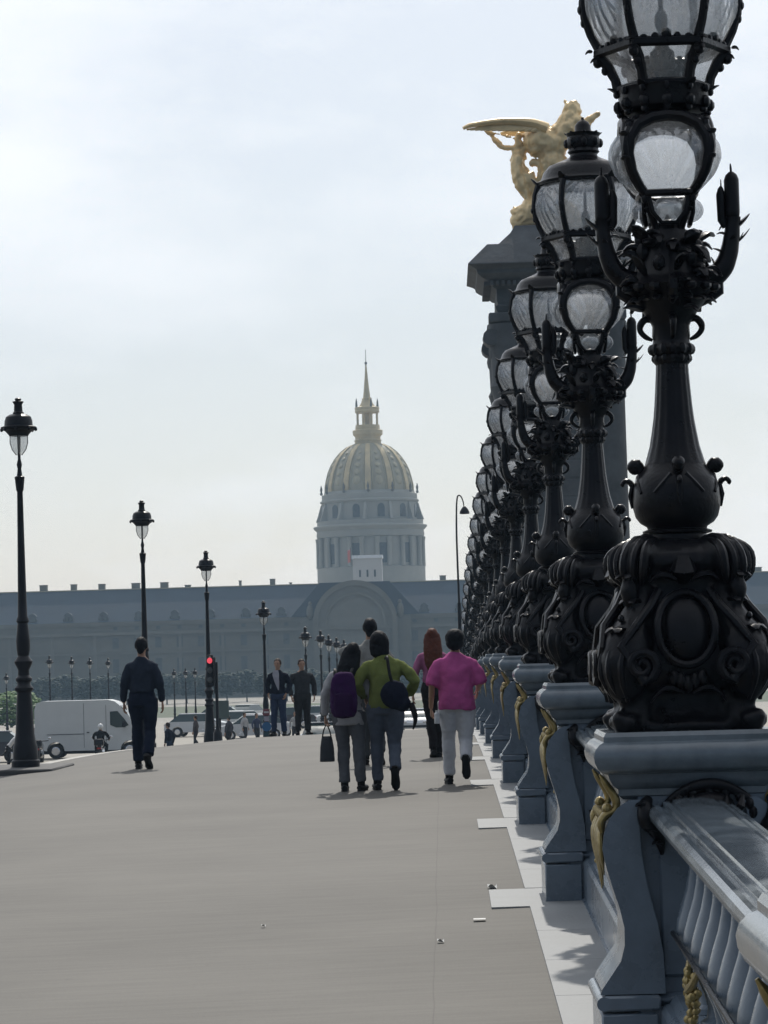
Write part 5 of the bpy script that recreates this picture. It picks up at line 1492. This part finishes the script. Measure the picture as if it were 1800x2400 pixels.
# bending figure in white at the left edge
p_ = (X_at(14, 128), 128.0, -2.25)
person('person in a white shirt bending forward at the left edge of the road', p_, R(-80), 1.7, 1.1, CL('bright_white_shirt', (.55, .55, .55)), .92, 'long', CL('dark_trousers', (.02, .02, .022)), 'short', M['hair_brown'], STAND,
       arms=(((-.24, .45, 1.05), (-.2, .62, .86)), ((.24, .45, 1.05), (.2, .62, .86))), lean=.8)
# walker with a stick beyond the suited man
p_ = (X_at(394, 117), 117.0, deck(117) - .16)
person('small distant walker in a dark jacket and jeans beside the arm of the suited man', p_, R(60), 1.62, 1.05, CL('dark_blue_jacket', (.012, .015, .025)), .85, 'long', CL('worn_jeans', (.035, .055, .09)), 'short', M['hair_brown'], walk(1, .24, .02, .3), lean=.15)
t = MB().tube([(.0, 0, .78), (.38, 0, .0)], .018, 6).build('walking_stick', M['post'], None, (p_[0] + .12, p_[1] - .2, p_[2])); tag(t, 'thin dark walking stick held by the small distant walker', 'stick')
# far pedestrians among the cars
rn = random.Random(21)
ped_ = [(533, 150, (.05, .05, .06), 'in dark grey right of the signal pole'), (570, 162, (.35, .35, .36), 'in a white top behind the pale cabinet'), (598, 158, (.04, .05, .09), 'in navy just left of the signed post'), (688, 160, (.3, .3, .3), 'in pale grey between the standing men'), (455, 155, (.06, .05, .05), 'in brown left of the third lamp post')]
for px, d, c_c, lb in ped_:
    x = X_at(px, d)
    person('distant pedestrian ' + lb, (x, d, spline(FAR, d)), rn.uniform(0, 6), 1.7, 1.0, CL('plain_top', c_c), .9, 'long', CL('plain_trousers', (.03, .03, .035)), 'short', M['hair_brown'], walk(1, .15, .02, .3), fine=False)

# ------------------------------------------------------------------ bags and bottle
def at(px, d, py):   # point seen at a photograph pixel
    h = (1543 - py - TH * (px - 1040)) * d / F
    return (X_at(px, d, h), d, EYE + h)
x, y, z = at(806, 30.78, 1628)
t = thing('backpack', 'purple and black backpack on the back of the woman in the pale jacket', 'backpack', (x, y, z))
b = MB(); b.loft([ring(0, 0, zz_ * .8, rx, ry, 20, 2.8) for zz_, rx, ry in ((-.30, .05, .04), (-.285, .105, .075), (-.22, .135, .10), (-.08, .142, .11), (.08, .135, .10), (.20, .12, .08), (.27, .09, .06), (.29, .04, .03))])
bake(b, .012, CL('purple_nylon', (.030, .008, .05)), 'bag', .010, 9, 2, t)
for s in (-1, 1): MB().tube([(s * .07, .05, .19), (s * .085, .10, .25), (s * .09, .17, .255), (s * .10, .22, .12)], [.016] * 4, 8, flat=.4, sm=3).build('strap', M['shoe'], t)
b = MB(); b.loft([ring(0, -.09, zz_, rx, ry, 16, 2.6) for zz_, rx, ry in ((-.24, .05, .02), (-.22, .09, .045), (-.10, .10, .055), (0, .09, .04), (.02, .04, .02))]); b.build('pocket', CL('purple_pocket', (.022, .006, .036)), t)
MB().tube([(-.03, .0, .20), (0, -.01, .24), (.03, .0, .20)], [.008] * 3, 6, sm=3).build('handle', M['shoe'], t)
x, y, z = at(925, 30.75, 1628)
t = thing('shoulder_bag', 'round navy shoulder bag hanging on the back of the woman in green', 'bag', (x, y, z))
b = MB(); b.ell((0, 0, 0), (.145, .07, .15), 22, 14); b.ell((.06, .0, -.08), (.12, .065, .09), 18, 10, Matrix.Rotation(R(25), 3, 'Y'))
bake(b, .011, CL('navy_canvas', (.008, .010, .022)), 'bag', .010, 10, 2, t)
ax, ay, az = at(907, 30.8, 1540)
MB().tube([(-.02, -.02, .12), ((ax - x) * .5 - .01, -.03, (az - z) * .55), (ax - x, .03, az - z), (ax - x - .02, .16, az - z - .02)], [.016, .016, .016, .014], 8, flat=.4, sm=4).build('strap', M['shoe'], t)
MB().tube([(.16, 0, -.09), (.20, 0, -.2), (.205, .01, -.28), (.18, .02, -.36)], [.035, .03, .02, .008], 8, sm=3).build('loose_strap', M['shoe'], t)
x, y, z = at(767, 31.1, 1752)
t = thing('handbag', 'glossy black handbag hanging from the left hand of the woman in the pale jacket', 'bag', (x, y, z))
b = MB(); b.loft([ring(0, 0, zz_, rx, ry, 20, 4) for zz_, rx, ry in ((-.145, .07, .05), (-.14, .078, .055), (0, .072, .045), (.09, .058, .025), (.12, .05, .012))])
b.build('bag', mat('black_leather', (.008, .008, .009), .3, 0, .2, 8, .2, 60), t)
for s in (-1, 1): MB().tube([(-.045, s * .02, .11), (-.03, s * .015, .18), (0, 0, .235), (.03, s * .015, .18), (.045, s * .02, .11)], [.007] * 5, 6, sm=4).build('handle', M['shoe'], t)
x, y, z = at(1024, 31.45, 1682)
t = thing('water_bottle', 'small clear plastic bottle in the hand of the woman in magenta', 'bottle', (x, y, z))
MB().lathe([(.026, -.06), (.028, -.055), (.028, .0), (.026, .01), (.028, .02), (.027, .045), (.013, .06), (.012, .068)], 14).build('bottle', mat('clear_plastic', (.6, .62, .65), .12, 0, .1, 30), t)
MB().lathe([(.014, .066), (.014, .08)], 12).build('cap', M['white_paint'], t)

bpy.data.scenes.remove(TS)
